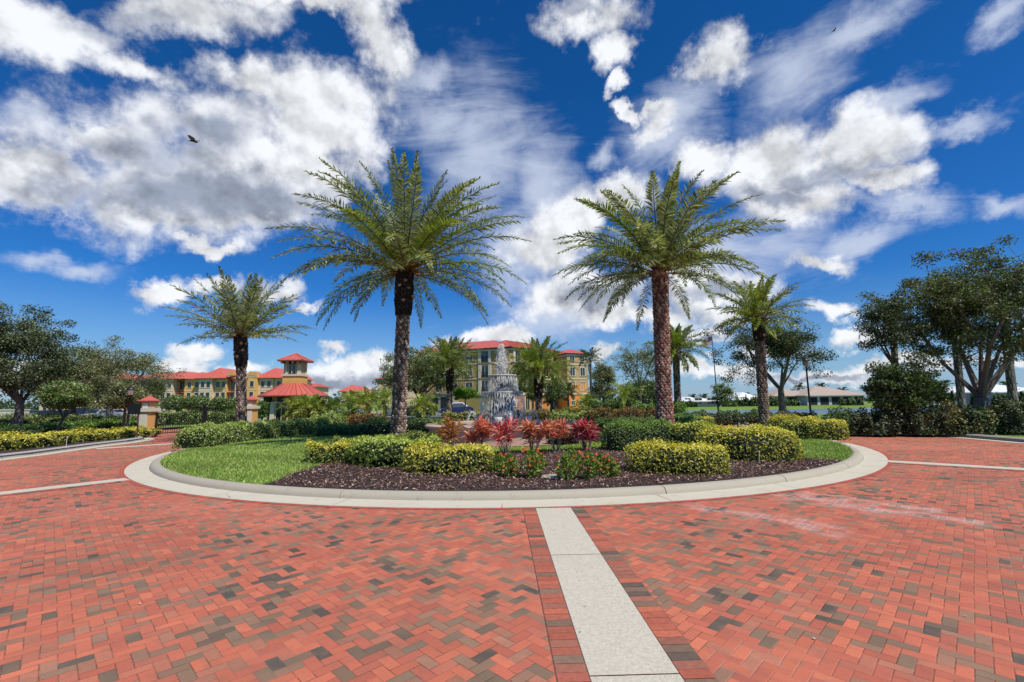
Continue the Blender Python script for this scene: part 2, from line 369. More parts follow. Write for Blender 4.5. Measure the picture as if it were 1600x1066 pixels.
def concrete(name, c, speck=0.3, stain=0.4, fine=90):
    m, nt, b = newmat(name); co = coords(nt)
    f = noise(nt, co, fine, 3, 0.8)*speck*2 + (1 - speck); g = noise(nt, co, 1.1, 5, 0.65)
    base = mixc(nt, sstep(nt, g, 0.5, 0.8)*stain, c, (0.36, 0.24, 0.14))
    base = mixc(nt, 1.0, base, comb(nt, f, f, f), 'MULTIPLY')
    dk = sstep(nt, noise(nt, co, 5, 6, 0.75), 0.56, 0.78)*0.5
    base = mixc(nt, dk, base, (0.13, 0.12, 0.10))
    v = nt.nodes.new('ShaderNodeTexVoronoi'); v.feature = 'DISTANCE_TO_EDGE'; v.inputs['Scale'].default_value = 0.45
    wv = nt.nodes.new('ShaderNodeVectorMath'); wv.operation = 'MULTIPLY_ADD'; nn = nt.nodes.new('ShaderNodeTexNoise'); nn.inputs['Scale'].default_value = 2.5; nn.inputs['Detail'].default_value = 5
    nt.links.new(co.s, nn.inputs['Vector']); nt.links.new(nn.outputs['Color'], wv.inputs[0]); wv.inputs[1].default_value = (.5, .5, .5); nt.links.new(co.s, wv.inputs[2]); nt.links.new(wv.outputs[0], v.inputs['Vector'])
    ck = sstep(nt, S(nt, v.outputs['Distance']), 0.004, 0.0)*sstep(nt, noise(nt, co, 0.6, 2, 0.5), 0.5, 0.56)
    base = mixc(nt, ck*0.7, base, (0.08, 0.07, 0.06))
    scf = sstep(nt, noise(nt, co, 0.9, 3, 0.55), 0.55, 0.75)*sstep(nt, noise(nt, co, 14, 4, 0.8), 0.5, 0.7)*0.35
    base = mixc(nt, scf, base, (0.17, 0.15, 0.13))
    nt.links.new(base.s, b.inputs['Base Color']); b.inputs['Roughness'].default_value = 0.9
    nt.links.new(bump(nt, f, 0.4, 0.01).s, b.inputs['Normal']); return m
BRICK = brick_mat()
CONC_A = concrete('apron_concrete', (0.56, 0.51, 0.40), 0.14, 0.5)
CONC_S = concrete('exposed_aggregate', (0.54, 0.485, 0.385), 0.5, 0.10, 42)
CONC_K = concrete('kerb_concrete', (0.40, 0.36, 0.28), 0.22, 0.3)
CONC_O = concrete('old_kerb_concrete', (0.36, 0.34, 0.31), 0.4, 0.3, 30)
ASPH = mat('asphalt', (0.16, 0.16, 0.165), 0.9, 0.2, 1.5)
def grass_mat(name, a, b_, c_):
    m, nt, b = newmat(name); co = coords(nt)
    n = noise(nt, co, 2.0, 6, 0.7); f = noise(nt, co, 45, 3, 0.7)
    cc = ramp(nt, n*0.5 + f*0.5, [(0.3, a), (0.5, b_), (0.7, c_)])
    nt.links.new(cc.s, b.inputs['Base Color']); b.inputs['Roughness'].default_value = 0.9; b.inputs['Specular IOR Level'].default_value = 0.1
    nt.links.new(bump(nt, f, 0.8, 0.03).s, b.inputs['Normal']); return m
TURF = grass_mat('turf', (0.08, 0.14, 0.022), (0.15, 0.24, 0.04), (0.25, 0.34, 0.07))
SOIL = mat('mulch_bed', (0.05, 0.03, 0.027), 0.95, 0.5, 14, 0.8)
def water_mat():
    m, nt, b = newmat('lake_water'); co = coords(nt); b.inputs['Base Color'].default_value = (0.10, 0.17, 0.27, 1)
    b.inputs['Roughness'].default_value = 0.22; b.inputs['Specular IOR Level'].default_value = 0.6
    mp = nt.nodes.new('ShaderNodeMapping'); nt.links.new(co.s, mp.inputs[0]); mp.inputs['Scale'].default_value = (0.5, 1.6, 1)
    n = noise(nt, S(nt, mp.outputs[0]), 1.0, 5, 0.65)
    nt.links.new(bump(nt, n, 1.0, 0.35).s, b.inputs['Normal']); return m

# ------------------------------------------------------------------ ground
def poly_obj(name, pts, z, m, lab=None):
    b = B(); n = len(pts); b.add([(p[0], p[1], z) for p in pts], [tuple(range(n))]); o = b.obj(name, m); o['kind'] = 'structure'; return o
def ringpts(rf, t0, t1, n):
    th = np.radians(np.linspace(t0, t1, n)); r = rf(th) if callable(rf) else np.full(n, rf)
    return np.stack([C0[0] + r*np.cos(th), C0[1] + r*np.sin(th)], 1)
def sweep(name, path, prof, m, seg=3.0, gap=0.012, smooth=False, closed=False, kind='structure', c=(1, 1, 1)):
    """sweeps prof [(offset to the left of the path, z)] along a path, cut into cast lengths with joints"""
    P = np.asarray(path, float)
    if closed: P = np.vstack([P, P[:1]])
    d = np.r_[0, np.cumsum(np.linalg.norm(np.diff(P, axis=0), axis=1))]; L = d[-1]
    k = max(1, int(round(L/seg))); b = B(); prof = np.asarray(prof, float)
    ext = np.vstack([P[-2], P, P[1]]) if closed else P
    for s in range(k):
        a0, a1 = L*s/k + gap/2, L*(s+1)/k - gap/2
        t = np.linspace(a0, a1, max(2, int((a1-a0)/0.5)+1))
        def at(t): return np.stack([np.interp(t, d, P[:, 0]), np.interp(t, d, P[:, 1])], 1)
        e = 0.4; A_, B_ = at(np.clip(t-e, 0, L)), at(np.clip(t+e, 0, L))
        T = B_ - A_
        T /= np.linalg.norm(T, axis=1)[:, None]; Nn = np.stack([-T[:, 1], T[:, 0]], 1); Q = at(t)
        V = np.concatenate([Q[:, None] + Nn[:, None]*prof[None, :, :1], np.broadcast_to(prof[None, :, 1:], (len(t), len(prof), 1))], 2)
        n, p = len(t), len(prof); i = np.arange(n-1)[:, None]*p; j = np.arange(p-1)[None]
        b.add(V.reshape(-1, 3), np.stack([i+j, i+p+j, i+p+j+1, i+j+1], -1).reshape(-1, 4)[:, ::-1], c)
        b.add(V[0], [tuple(range(p))], c); b.add(V[-1], [tuple(range(p))[::-1]], c)
    o = b.obj(name, m, smooth=smooth); o['kind'] = kind; return o

LAKE_Z = -0.55
def lake(x, y):       # >0 inside the lake
    near = 51 + 0.1*np.maximum(0, x-40); far = 96 + 0*x; lft = 13 + 0.16*(y-50)
    return np.minimum(np.minimum(y-near, far-y), (x-lft)*0.8)
def build_ground():
    xs = np.unique(np.r_[-3000, -1500, -700, -350, np.arange(-200, 321, 4.0), 500, 900, 1600, 3000])
    ys = np.unique(np.r_[-400, -150, -60, np.arange(-20, 141, 3.0), np.arange(150, 300, 25), 400, 700, 1400, 2500, 4500])
    Xg, Yg = np.meshgrid(xs, ys); d = lake(Xg, Yg)
    Zg = -0.03 - 1.6*np.clip(d/5+0.35, 0, 1)
    Zg = np.where((np.hypot(Xg-C0[0], Yg-C0[1]) < 27), -0.03, Zg)
    V = np.stack([Xg, Yg, Zg], -1).reshape(-1, 3); ny, nx = Xg.shape
    i = np.arange(ny-1)[:, None]*nx; j = np.arange(nx-1)[None]
    b = B(); b.add(V, np.stack([i+j, i+j+1, i+nx+j+1, i+nx+j], -1).reshape(-1, 4)); o = b.obj('ground', TURF); o['kind'] = 'structure'
    poly_obj('water', [(8, 46), (250, 46), (250, 104), (8, 104)], LAKE_Z, water_mat())
    # brick paving of the circle, its entries and the gate road
    b = B(); pts = list(ringpts(18.3, -200, 20, 90)) 
    poly_obj('paving', [(-60, -12), (60, -12), (60, 44), (-60, 44)], 0.0, BRICK)
    # verges stand on the paving: left bed, back verge from the gate to the right side
    kl = [(-15.2, 2.0), (-16.2, 9.0), G(0, 718), G(50, 712), G(100, 705), G(150, 698), G(200, 692), G(228, 687.5), (-20.6, 25.6), (-22.4, 26.6), (-26, 27.4)]
    left_bed = [(-90, -12), (-15.2, -12)] + kl + [(-90, 29)]
    kr = [(-21.5, 35.0), (-19.5, 33.2), (-17.6, 31.4), (-15.6, 30.0)] + [tuple(p) for p in ringpts(17.75, 147, 14, 60)] + [G(1400, 677), G(1500, 683.5), G(1600, 692), (19.3, 13.5), (22.5, 9.5), (30, 5.5), (60, -2)]
    back = kr + [(61, 46), (-61, 46), (-61, 35.0)]
    def verge(name, pts, m):
        return poly_obj(name, pts, 0.115, m)
    verge('verge', left_bed, SOIL); verge('verge', back, TURF)
    kp = [(0.0, 0.0), (0.02, 0.06), (0.05, 0.11), (0.11, 0.15), (0.30, 0.155), (0.34, 0.10)]
    sweep('kerb', kl, kp, CONC_O, 2.4, 0.02)
    sweep('kerb', kr, kp, CONC_O, 2.4, 0.02)
    sweep('gutter', kl, [(-0.42, 0.004), (-0.42, 0.012), (0.0, 0.012)], CONC_A, 3); sweep('gutter', kr, [(-0.42, 0.004), (-0.42, 0.012), (0.0, 0.012)], CONC_A, 3)
    # island: flat apron, rounded kerb, lawn
    th = np.linspace(-90, 270, 241)[:-1]
    pa = ringpts(RA, -90, 270, 241)[:-1]
    sweep('apron', pa, [(0.0, 0.002), (0.0, 0.010), (0.52, 0.016)], CONC_A, 2.9, 0.014, closed=True)
    sweep('kerb', pa, [(0.52, 0.0), (0.53, 0.05), (0.55, 0.09), (0.59, 0.122), (0.64, 0.136), (0.71, 0.138), (0.76, 0.13), (0.78, 0.08)], CONC_K, 3.05, 0.018, closed=True, smooth=True)
    poly_obj('kerb_base', ringpts(lambda t: RA(t) - 0.51, -90, 270, 241)[:-1], 0.006, mat('joint_dark', (0.05, 0.04, 0.03), 0.95))
    poly_obj('lawn', ringpts(lambda t: RA(t) - 0.76, -90, 270, 241)[:-1], 0.125, TURF)
    # radial bands
    def band(name, p, q, w0, w1, m, z):
        p, q = np.array(p), np.array(q); t = (q-p)/np.linalg.norm(q-p); n = np.array([-t[1], t[0]])
        b = B(); L = np.linalg.norm(q-p); k = max(1, int(round(L/2.44)))
        for s in range(k):
            a, c = p + t*(L*s/k + .006), p + t*(L*(s+1)/k - .006)
            b.add([(*(a-n*w0), z), (*(a+n*w1), z), (*(c+n*w1), z), (*(c-n*w0), z)], [(3, 2, 1, 0)])
        o = b.obj(name, m); o['kind'] = 'structure'; return o
    def soldier(name, p, q, off, z, seed):
        rng = np.random.default_rng(seed); p, q = np.array(p), np.array(q); L = np.linalg.norm(q-p); t = (q-p)/L; n = np.array([-t[1], t[0]])
        k = int(L/0.1); b = B(); s = np.arange(k)*0.1
        b2 = B(); a, c = p+n*off, q+n*off
        b2.add([(*(a-n*.005), z-.003), (*(a+n*.205), z-.003), (*(c+n*.205), z-.003), (*(c-n*.005), z-.003)], [(3, 2, 1, 0)], (0.20, 0.11, 0.085))
        P0 = p + t*s[:, None] + n*off; g = 0.0018
        V = np.stack([P0+t*g+n*g, P0+t*g+n*(.2-g), P0+t*(.1-g)+n*(.2-g), P0+t*(.1-g)+n*g], 1)
        zz = z + rng.uniform(0, .0015, (k, 1, 1)); V = np.concatenate([V, np.broadcast_to(zz, (k, 4, 1))], 2)
        cc = mixcol([(0.52, 0.15, 0.088), (0.46, 0.13, 0.08), (0.43, 0.135, 0.085), (0.40, 0.12, 0.08), (0.36, 0.14, 0.095), (0.24, 0.15, 0.105)], k, rng, .12)*.95
        dk = rng.random(k) < .08; cc[dk] = (0.14, 0.10, 0.08)
        b2.add(V.reshape(-1, 3), np.arange(4*k).reshape(k, 4)[:, ::-1], cc); o = b2.obj(name, PAVER); o['kind'] = 'structure'
    PAVER = mat('loose_pavers', None, 0.9, 0.38, 22, 0.4, spec=.2)
    d = np.array([0.62 - 0.735, 7.72 - 3.04]); d /= np.linalg.norm(d); p0 = np.array([0.735, 3.04]) - d*9; p1 = np.array([0.625, 7.62])
    band('concrete_strip', p0, p1, 0.28, 0.28, CONC_S, 0.008)
    soldier('paver_border', p0, p1, 0.285, 0.006, 1); soldier('paver_border', p0, p1, -0.485, 0.006, 2)
    for a, b_, s in ((np.array(G(195, 749.5)), np.array(G(0, 771.5)), 3), (np.array(G(1386, 721)), np.array(G(1600, 733.5)), 5)):
        u = (b_-a)/np.linalg.norm(b_-a); b_ = b_ + u*6; a = a - u*.05
        band('concrete_strip', a, b_, 0.24, 0.24, CONC_S, 0.008)
        soldier('paver_border', a, b_, 0.245, 0.006, s); soldier('paver_border', a, b_, -0.445, 0.006, s+1)
    a = np.array(G(150, 701.5)); b_ = np.array(G(296, 692)); band('concrete_strip', a, b_, 0.3, 0.3, CONC_A, 0.0085)
    # header course round the apron
    b = B(); rng = np.random.default_rng(9); k = 760; t = np.arange(k)/k*2*PI
    r = RA(t); g = .0012*0+0.0003
    def P(tt, rr): return np.stack([C0[0]+rr*np.cos(tt), C0[1]+rr*np.sin(tt), np.full(len(tt), .005)], 1)
    dt = 2*PI/k; V = np.stack([P(t+g, r), P(t+g, r+.1), P(t+dt-g, RA(t+dt)+.1), P(t+dt-g, RA(t+dt))], 1)
    # (radial bands meet it: it stops short of them)
    cc = mixcol([(0.50, 0.11, 0.075), (0.44, 0.10, 0.07), (0.36, 0.11, 0.08)], k, rng, .12)
    b.add(V.reshape(-1, 3), np.arange(4*k).reshape(k, 4), cc); o = b.obj('paver_border', PAVER); o['kind'] = 'structure'
    # roads beyond the beds
    poly_obj('road', [(-90, 30.5), (-26, 30.5), (-25, 36), (-90, 36)], 0.125, ASPH)
    poly_obj('parking_lot', [(-95, 47), (-20, 47), (10, 56), (12, 78), (-95, 78)], 0.0, ASPH)
build_ground()
MULCH = [G(425, 764), G(450, 752), G(480, 742), G(520, 728), G(560, 718), G(640, 716), G(760, 714), G(860, 711), G(950, 706), G(985, 700), G(1060, 690),
         G(1110, 694), G(1200, 700), G(1240, 712), G(1262, 724)]
def in_poly(x, y, poly):
    c = np.zeros(len(x), bool); n = len(poly); j = n-1
    for i in range(n):
        xi, yi = poly[i]; xj, yj = poly[j]
        c ^= ((yi > y) != (yj > y)) & (x < (xj-xi)*(y-yi)/(yj-yi+1e-12)+xi); j = i
    return c
def build_mulch_and_grass():
    a0 = math.degrees(math.atan2(MULCH[-1][1]-C0[1], MULCH[-1][0]-C0[0])); a1 = math.degrees(math.atan2(MULCH[0][1]-C0[1], MULCH[0][0]-C0[0]))
    if a1 > a0: a1 -= 360
    arc = [tuple(p) for p in ringpts(lambda t: RA(t)-0.765, a1, a0, 60)]
    poly = arc + MULCH[::-1]
    poly_obj('mulch_bed', poly, 0.133, SOIL)
    rng = np.random.default_rng(3); n = 90000
    x = rng.uniform(-8, 10.5, n); y = rng.uniform(8.5, 19.5, n); k = in_poly(x, y, poly); x, y = x[k], y[k]
    k = rng.random(len(x)) < np.clip(1.5-(y-9)/10, .3, 1); x, y = x[k], y[k]; n = len(x)
    P = np.stack([x, y, .137+rng.uniform(0, .035, n)], 1); U = rdir(n, rng)*[1, 1, .35]; U /= np.linalg.norm(U, axis=1)[:, None]
    N = rdir(n, rng)*.6+[0, 0, 1]; V, Q = quads(P, N, U, rng.uniform(.03, .09, n), rng.uniform(.012, .03, n))
    c = mixcol([(0.09, 0.042, 0.030), (0.16, 0.078, 0.050), (0.28, 0.16, 0.11), (0.035, 0.018, 0.014), (0.52, 0.36, 0.28), (0.11, 0.052, 0.038)], n, rng, .25)
    b = B(); b.add(V, Q, c); o = b.obj('mulch_chips', mat('mulch_chip', None, .9, .2, 20)); tag(o, 'dark brown wood mulch spread over the front of the island', 'mulch', kind='stuff')
    # grass blades
    n = 420000; x = rng.uniform(-15, 15, n); y = rng.uniform(8, 28, n); r = np.hypot(x-C0[0], y-C0[1]); th = np.arctan2(y-C0[1], x-C0[0])
    k = (r < RA(th)-0.78) & ~in_poly(x, y, poly) & (r > 4.6) & (y < 26); x, y = x[k], y[k]
    k = rng.random(len(x)) < np.clip(1.25-(y-9)/17, .25, 1); x, y = x[k], y[k]; n = len(x)
    h = rng.uniform(.03, .075, n); w = rng.uniform(.008, .016, n)*(1+(y-8)/14); a = rng.uniform(0, PI, n); l = rng.normal(0, .022, (n, 2))
    b0 = np.stack([x-w*np.cos(a), y-w*np.sin(a), np.full(n, .12)], 1); b1 = np.stack([x+w*np.cos(a), y+w*np.sin(a), np.full(n, .12)], 1)
    tp = np.stack([x+l[:, 0], y+l[:, 1], .125+h], 1); V = np.stack([b0, b1, tp], 1).reshape(-1, 3)
    cn = .5+.5*np.sin(x*1.1+np.sin(y*.9)*2)*np.sin(y*1.7+x*.4)
    c = mixcol([(0.17, 0.29, 0.035), (0.25, 0.38, 0.055), (0.34, 0.46, 0.085), (0.42, 0.50, 0.14), (0.50, 0.50, 0.22)], n, rng, .2)*(0.8+.35*cn)[:, None]
    b = B(); b.add(V, np.arange(3*n).reshape(n, 3), c); o = b.obj('grass_blades', LEAF); tag(o, 'short mown green grass covering the island lawn', 'grass', kind='stuff')
build_mulch_and_grass()

def litter():
    rng = np.random.default_rng(12); n = 260; x = rng.uniform(-12, 13, n); y = rng.uniform(2.2, 14, n); k = np.hypot(x-C0[0], y-C0[1]) > 13.3; x, y = x[k], y[k]; n = len(x)
    N = rdir(n, rng)*.25+[0, 0, 1]; N /= np.linalg.norm(N, axis=1)[:, None]; U = np.cross(N, rdir(n, rng)); U /= np.linalg.norm(U, axis=1)[:, None]
    V, Q = quads(np.stack([x, y, np.full(n, .013)], 1), N, U, rng.uniform(.012, .045, n), rng.uniform(.008, .018, n)); b = B(); b.add(V, Q, mixcol([(.10, .06, .04), (.05, .035, .03), (.30, .22, .14), (.6, .55, .48), (.16, .12, .05)], n, rng))
    tag(b.obj('leaf_litter', BARK), 'tiny dry leaves and specks of debris strewn over the brick paving', 'debris', kind='stuff')
litter()
# ------------------------------------------------------------------ vegetation
OAK = [(0.24, 0.26, 0.17), (0.035, 0.05, 0.014), (0.06, 0.085, 0.025), (0.10, 0.12, 0.05), (0.16, 0.18, 0.10), (0.05, 0.06, 0.02), (0.025, 0.035, 0.012)]
OLIVE = [(0.26, 0.27, 0.16), (0.07, 0.09, 0.03), (0.12, 0.13, 0.05), (0.18, 0.19, 0.09), (0.05, 0.06, 0.02), (0.14, 0.12, 0.05)]
BRIGHT = [(0.08, 0.16, 0.02), (0.13, 0.23, 0.03), (0.18, 0.27, 0.05), (0.05, 0.10, 0.015)]
MIDG = [(0.05, 0.10, 0.02), (0.08, 0.14, 0.03), (0.12, 0.18, 0.05), (0.03, 0.06, 0.015)]
def tree(name, label, cat, px, Y, crown, trunk_px=None, fork=None, n=90, per=150, leaf=.14, cr=.75, cols=OAK, tr=.18, seed=1, group=None, base=0.1, tint=1.0, slim=1.0, bark=(0.12, 0.10, 0.085), depth=None, lean=0, shell=.35, lobes=0.28):
    """crown = (px left, px right, py top, py bottom) at depth Y"""
    rng = np.random.default_rng(seed); x0 = X(px, Y, 0.1)
    xl, xr = X(crown[0], Y, 3), X(crown[1], Y, 3); zt = Z((crown[0]+crown[1])/2, crown[2], Y); zb = Z((crown[0]+crown[1])/2, crown[3], Y)
    rx, rz = (xr-xl)/2, (zt-zb)/2; ry = depth or rx*.85; c = np.array([(xl+xr)/2-x0, 0, (zt+zb)/2-base])
    fz = fork if fork else max(.8, zb-base+.1*rz)
    root = thing(name, label, cat, (x0, Y, base), group=group)
    cr = min(cr, rx*.5); rxi, ryi, rzi = max(.1, rx-cr*.8), max(.1, ry-cr*.8), max(.1, rz-cr*.6)
    d = rdir(n, rng); d[:, 2] = np.where(d[:, 2] < -.75, -d[:, 2]*.5, d[:, 2]); rad = rng.uniform(shell, 1, n)**.6*(1+.14*(rng.random(n) < .12))
    ph = rng.uniform(0, 6, 4); az = np.arctan2(d[:, 1], d[:, 0])
    rad *= 1-lobes*.5+lobes*np.sin(3*az+ph[0]+d[:, 2]*3)*np.cos(2.3*az+ph[1]+d[:, 2]*4)
    P = c + d*rad[:, None]*[rxi, ryi, rzi]
    fk = np.array([lean*.6, 0, fz]); nodes = [np.array([0, 0, 0.]), np.array([lean*.12, 0, fz*.33]), np.array([lean*.35, .02, fz*.68]), fk]; par = [-1, 0, 1, 2]
    dep = [0, 0, 0, 0]; nl_ = 5 + (n > 100)
    for q in range(nl_):             # main limbs fan out from the fork
        a_ = q*2*PI/nl_+rng.normal(0, .3)+ph[0]; tgt = c+np.array([math.cos(a_)*rxi*.55, math.sin(a_)*ryi*.55, rzi*(-.05+.45*(q % 2))])
        m_ = fk+(tgt-fk)*.5+rng.normal(0, .06, 3)*rxi+np.array([0, 0, .04*rzi]); nodes.append(m_); par.append(3); dep.append(.0); nodes.append(tgt); par.append(len(nodes)-2); dep.append(.0)
    order = np.argsort(np.linalg.norm(P-fk, axis=1))
    for i in order:
        N_ = np.array(nodes[3:]); dd = np.linalg.norm(N_-P[i], axis=1) + .35*np.array(dep[3:]) ; k = int(np.argmin(dd))+3
        a = nodes[k]; m1 = a+(P[i]-a)*.5+rng.normal(0, .06, 3)*np.linalg.norm(P[i]-a)+[0, 0, -.06*np.linalg.norm(P[i]-a)]
        L = np.linalg.norm(P[i]-a); nodes.append(m1); par.append(k); dep.append(dep[k]+L*.5); nodes.append(P[i]); par.append(len(nodes)-2); dep.append(dep[k]+L)
    cnt = np.zeros(len(nodes)); cnt[4:] = .5
    for i in range(len(nodes)-1, 0, -1): cnt[par[i]] += cnt[i]*1.0
    tot = cnt[3]; rr = np.maximum(.010, slim*tr*.92*(np.maximum(cnt, .5)/tot)**.58)
    b = B(); bc = np.array(bark)
    b.tube(np.array(nodes[:4]), [tr*1.45, tr*1.05, tr*.95, tr*.80], 10, bc)
    for i in range(4, len(nodes)):
        p = par[i]; r0 = rr[i] if p > 3 else rr[i]*1.2
        r0 = min(rr[p], rr[i]*1.25)
        if p == 3: r0 = min(tr*.66*slim, rr[i]*1.7)
        b.tube([nodes[p], nodes[i]], [r0, rr[i]*.85], 5, bc*rng.uniform(.7, 1.1), False)
    b.obj('trunk', BARK, root)
    per = int(per*2.1); leaf *= 1.06; m = n*per; ci = rng.integers(0, n, m); q = rng.normal(size=(m, 3)); q /= np.linalg.norm(q, axis=1)[:, None]; q *= (rng.random((m, 1))**.45)*cr*np.array([1, 1, .62])
    sc_ = rng.uniform(.6, 1.15, n)[ci][:, None]; Pl = P[ci]+q*sc_; N = rdir(m, rng)+[0, 0, .7]; N /= np.linalg.norm(N, axis=1)[:, None]; U = np.cross(N, rdir(m, rng)); U /= np.linalg.norm(U, axis=1)[:, None]+1e-9
    s = leaf*rng.uniform(.6, 1.2, m); V, Q = quads(Pl, N, U, s, s*.55)
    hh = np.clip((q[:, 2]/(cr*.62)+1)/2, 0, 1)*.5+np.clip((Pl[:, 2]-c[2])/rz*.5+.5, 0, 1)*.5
    cc = 1.5*tint*mixcol(cols, m, rng, .25)*(.6+.75*hh[:, None])*rng.uniform(.75, 1.2, n)[ci][:, None]  # lighter up the clump and crown, darker below: shading painted into leaf colour
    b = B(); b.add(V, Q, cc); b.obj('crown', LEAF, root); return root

def frond_mesh(L, el, droop, nl, seed, lw=.035, llen=.42, cols=None, base=(0.30, 0.11, 0.03), k=14, splay=.95):
    rng = np.random.default_rng(seed); s = np.linspace(0, 1, k); ang = el-droop*s**1.35
    ds = L/(k-1); xs = np.r_[0, np.cumsum(np.cos(ang[:-1])*ds)]; zs = np.r_[0, np.cumsum(np.sin(ang[:-1])*ds)]
    sw = rng.normal(0, .06)*s**2*L; P = np.stack([xs, sw, zs], 1); b = B()
    g = np.array([0.13, 0.16, 0.06]); f = np.clip((s[:-1]-.05)/.3, 0, 1)[:, None]
    b.tube(P, np.linspace(.032, .006, k)*(L/4.5)**.5, 4, np.array(base)*(1-f)+g*f, False)
    t = np.repeat(np.linspace(.13, .995, nl), 2)+rng.normal(0, .003, 2*nl); t = np.clip(t, 0, 1); side = np.tile([1, -1], nl)
    C = np.stack([np.interp(t, s, P[:, i]) for i in range(3)], 1); a = np.interp(t, s, ang)
    T = np.stack([np.cos(a), 0*a, np.sin(a)], 1); Nn = np.stack([-np.sin(a), 0*a, np.cos(a)], 1); Sd = np.stack([0*a, side, 0*a], 1)
    fw = .55+.9*t**2+rng.normal(0, .10, 2*nl); up = rng.choice([-.35, .1, .5, .95], 2*nl)+rng.normal(0, .12, 2*nl)
    D = T*fw[:, None]+Sd*splay+Nn*up[:, None]; D /= np.linalg.norm(D, axis=1)[:, None]
    le = llen*np.clip(.45+2.2*t, 0, 1)*np.clip((1.08-t)*2.4, .25, 1)*rng.uniform(.85, 1.1, 2*nl)
    W = np.cross(D, Nn+Sd*.3); W /= np.linalg.norm(W, axis=1)[:, None]; w = lw*rng.uniform(.8, 1.2, 2*nl)
    mid = C+D*le[:, None]*.45; tip = C+D*le[:, None]; tip[:, 2] -= le*.10
    V = np.stack([C, mid+W*w[:, None]*.5, tip, mid-W*w[:, None]*.5], 1).reshape(-1, 3)
    cc = mixcol(cols, 2*nl, rng, .22); b.add(V, np.arange(8*nl).reshape(2*nl, 4), cc); return b
FC = [(0.19, 0.22, 0.075), (0.27, 0.30, 0.12), (0.38, 0.40, 0.20), (0.10, 0.13, 0.04), (0.52, 0.52, 0.32)]
FY = [(0.26, 0.32, 0.04), (0.36, 0.40, 0.06), (0.18, 0.25, 0.05)]
FB = [(0.26, 0.34, 0.06), (0.38, 0.44, 0.10), (0.50, 0.54, 0.18), (0.15, 0.22, 0.04)]
FLIB = {}
def palm_trunk(b, P, r, rowh=.10, per=10, cols=((0.30, 0.20, 0.15), (0.20, 0.12, 0.09), (0.38, 0.27, 0.20)), seed=0, lip=.035, core=(0.055, 0.035, 0.03)):
    rng = np.random.default_rng(seed); P = np.asarray(P, float); L = np.linalg.norm(P[-1]-P[0]); n = int(L/rowh)
    r = np.asarray(r, float); tt = np.linspace(0, 1, len(P)); b.tube(P, r*.97, 14, core)
    i = np.repeat(np.arange(n), per); k = np.tile(np.arange(per), n); t = (i+.5)/n; rr = np.interp(t, np.linspace(0, 1, len(r)), r)
    c = np.stack([np.interp(t, tt, P[:, q]) for q in range(3)], 1); a = (k+.5*(i % 2))*2*PI/per+rng.normal(0, .07, len(i))+i*.03; w = PI/per*.92
    h = rowh*rng.uniform(.75, 1.15, len(i)); lp = lip*rng.uniform(.5, 1.5, len(i))
    def p(aa, dz, rad): return c+np.stack([np.cos(aa)*rad, np.sin(aa)*rad, dz], 1)
    V = np.stack([p(a, -h, rr), p(a+w, 0*h, rr), p(a, h*.45, rr+lp), p(a-w, 0*h, rr), p(a, h*.8, rr*.98)], 1).reshape(-1, 3)
    o = np.arange(len(i))*5; cc = mixcol(cols, len(i), rng, .3)
    for tri, m in (((0, 1, 2), .75), ((0, 2, 3), .75), ((3, 2, 4), 1.15), ((2, 1, 4), 1.15)): b.add(V, np.stack([o+q for q in tri], 1), cc*m)
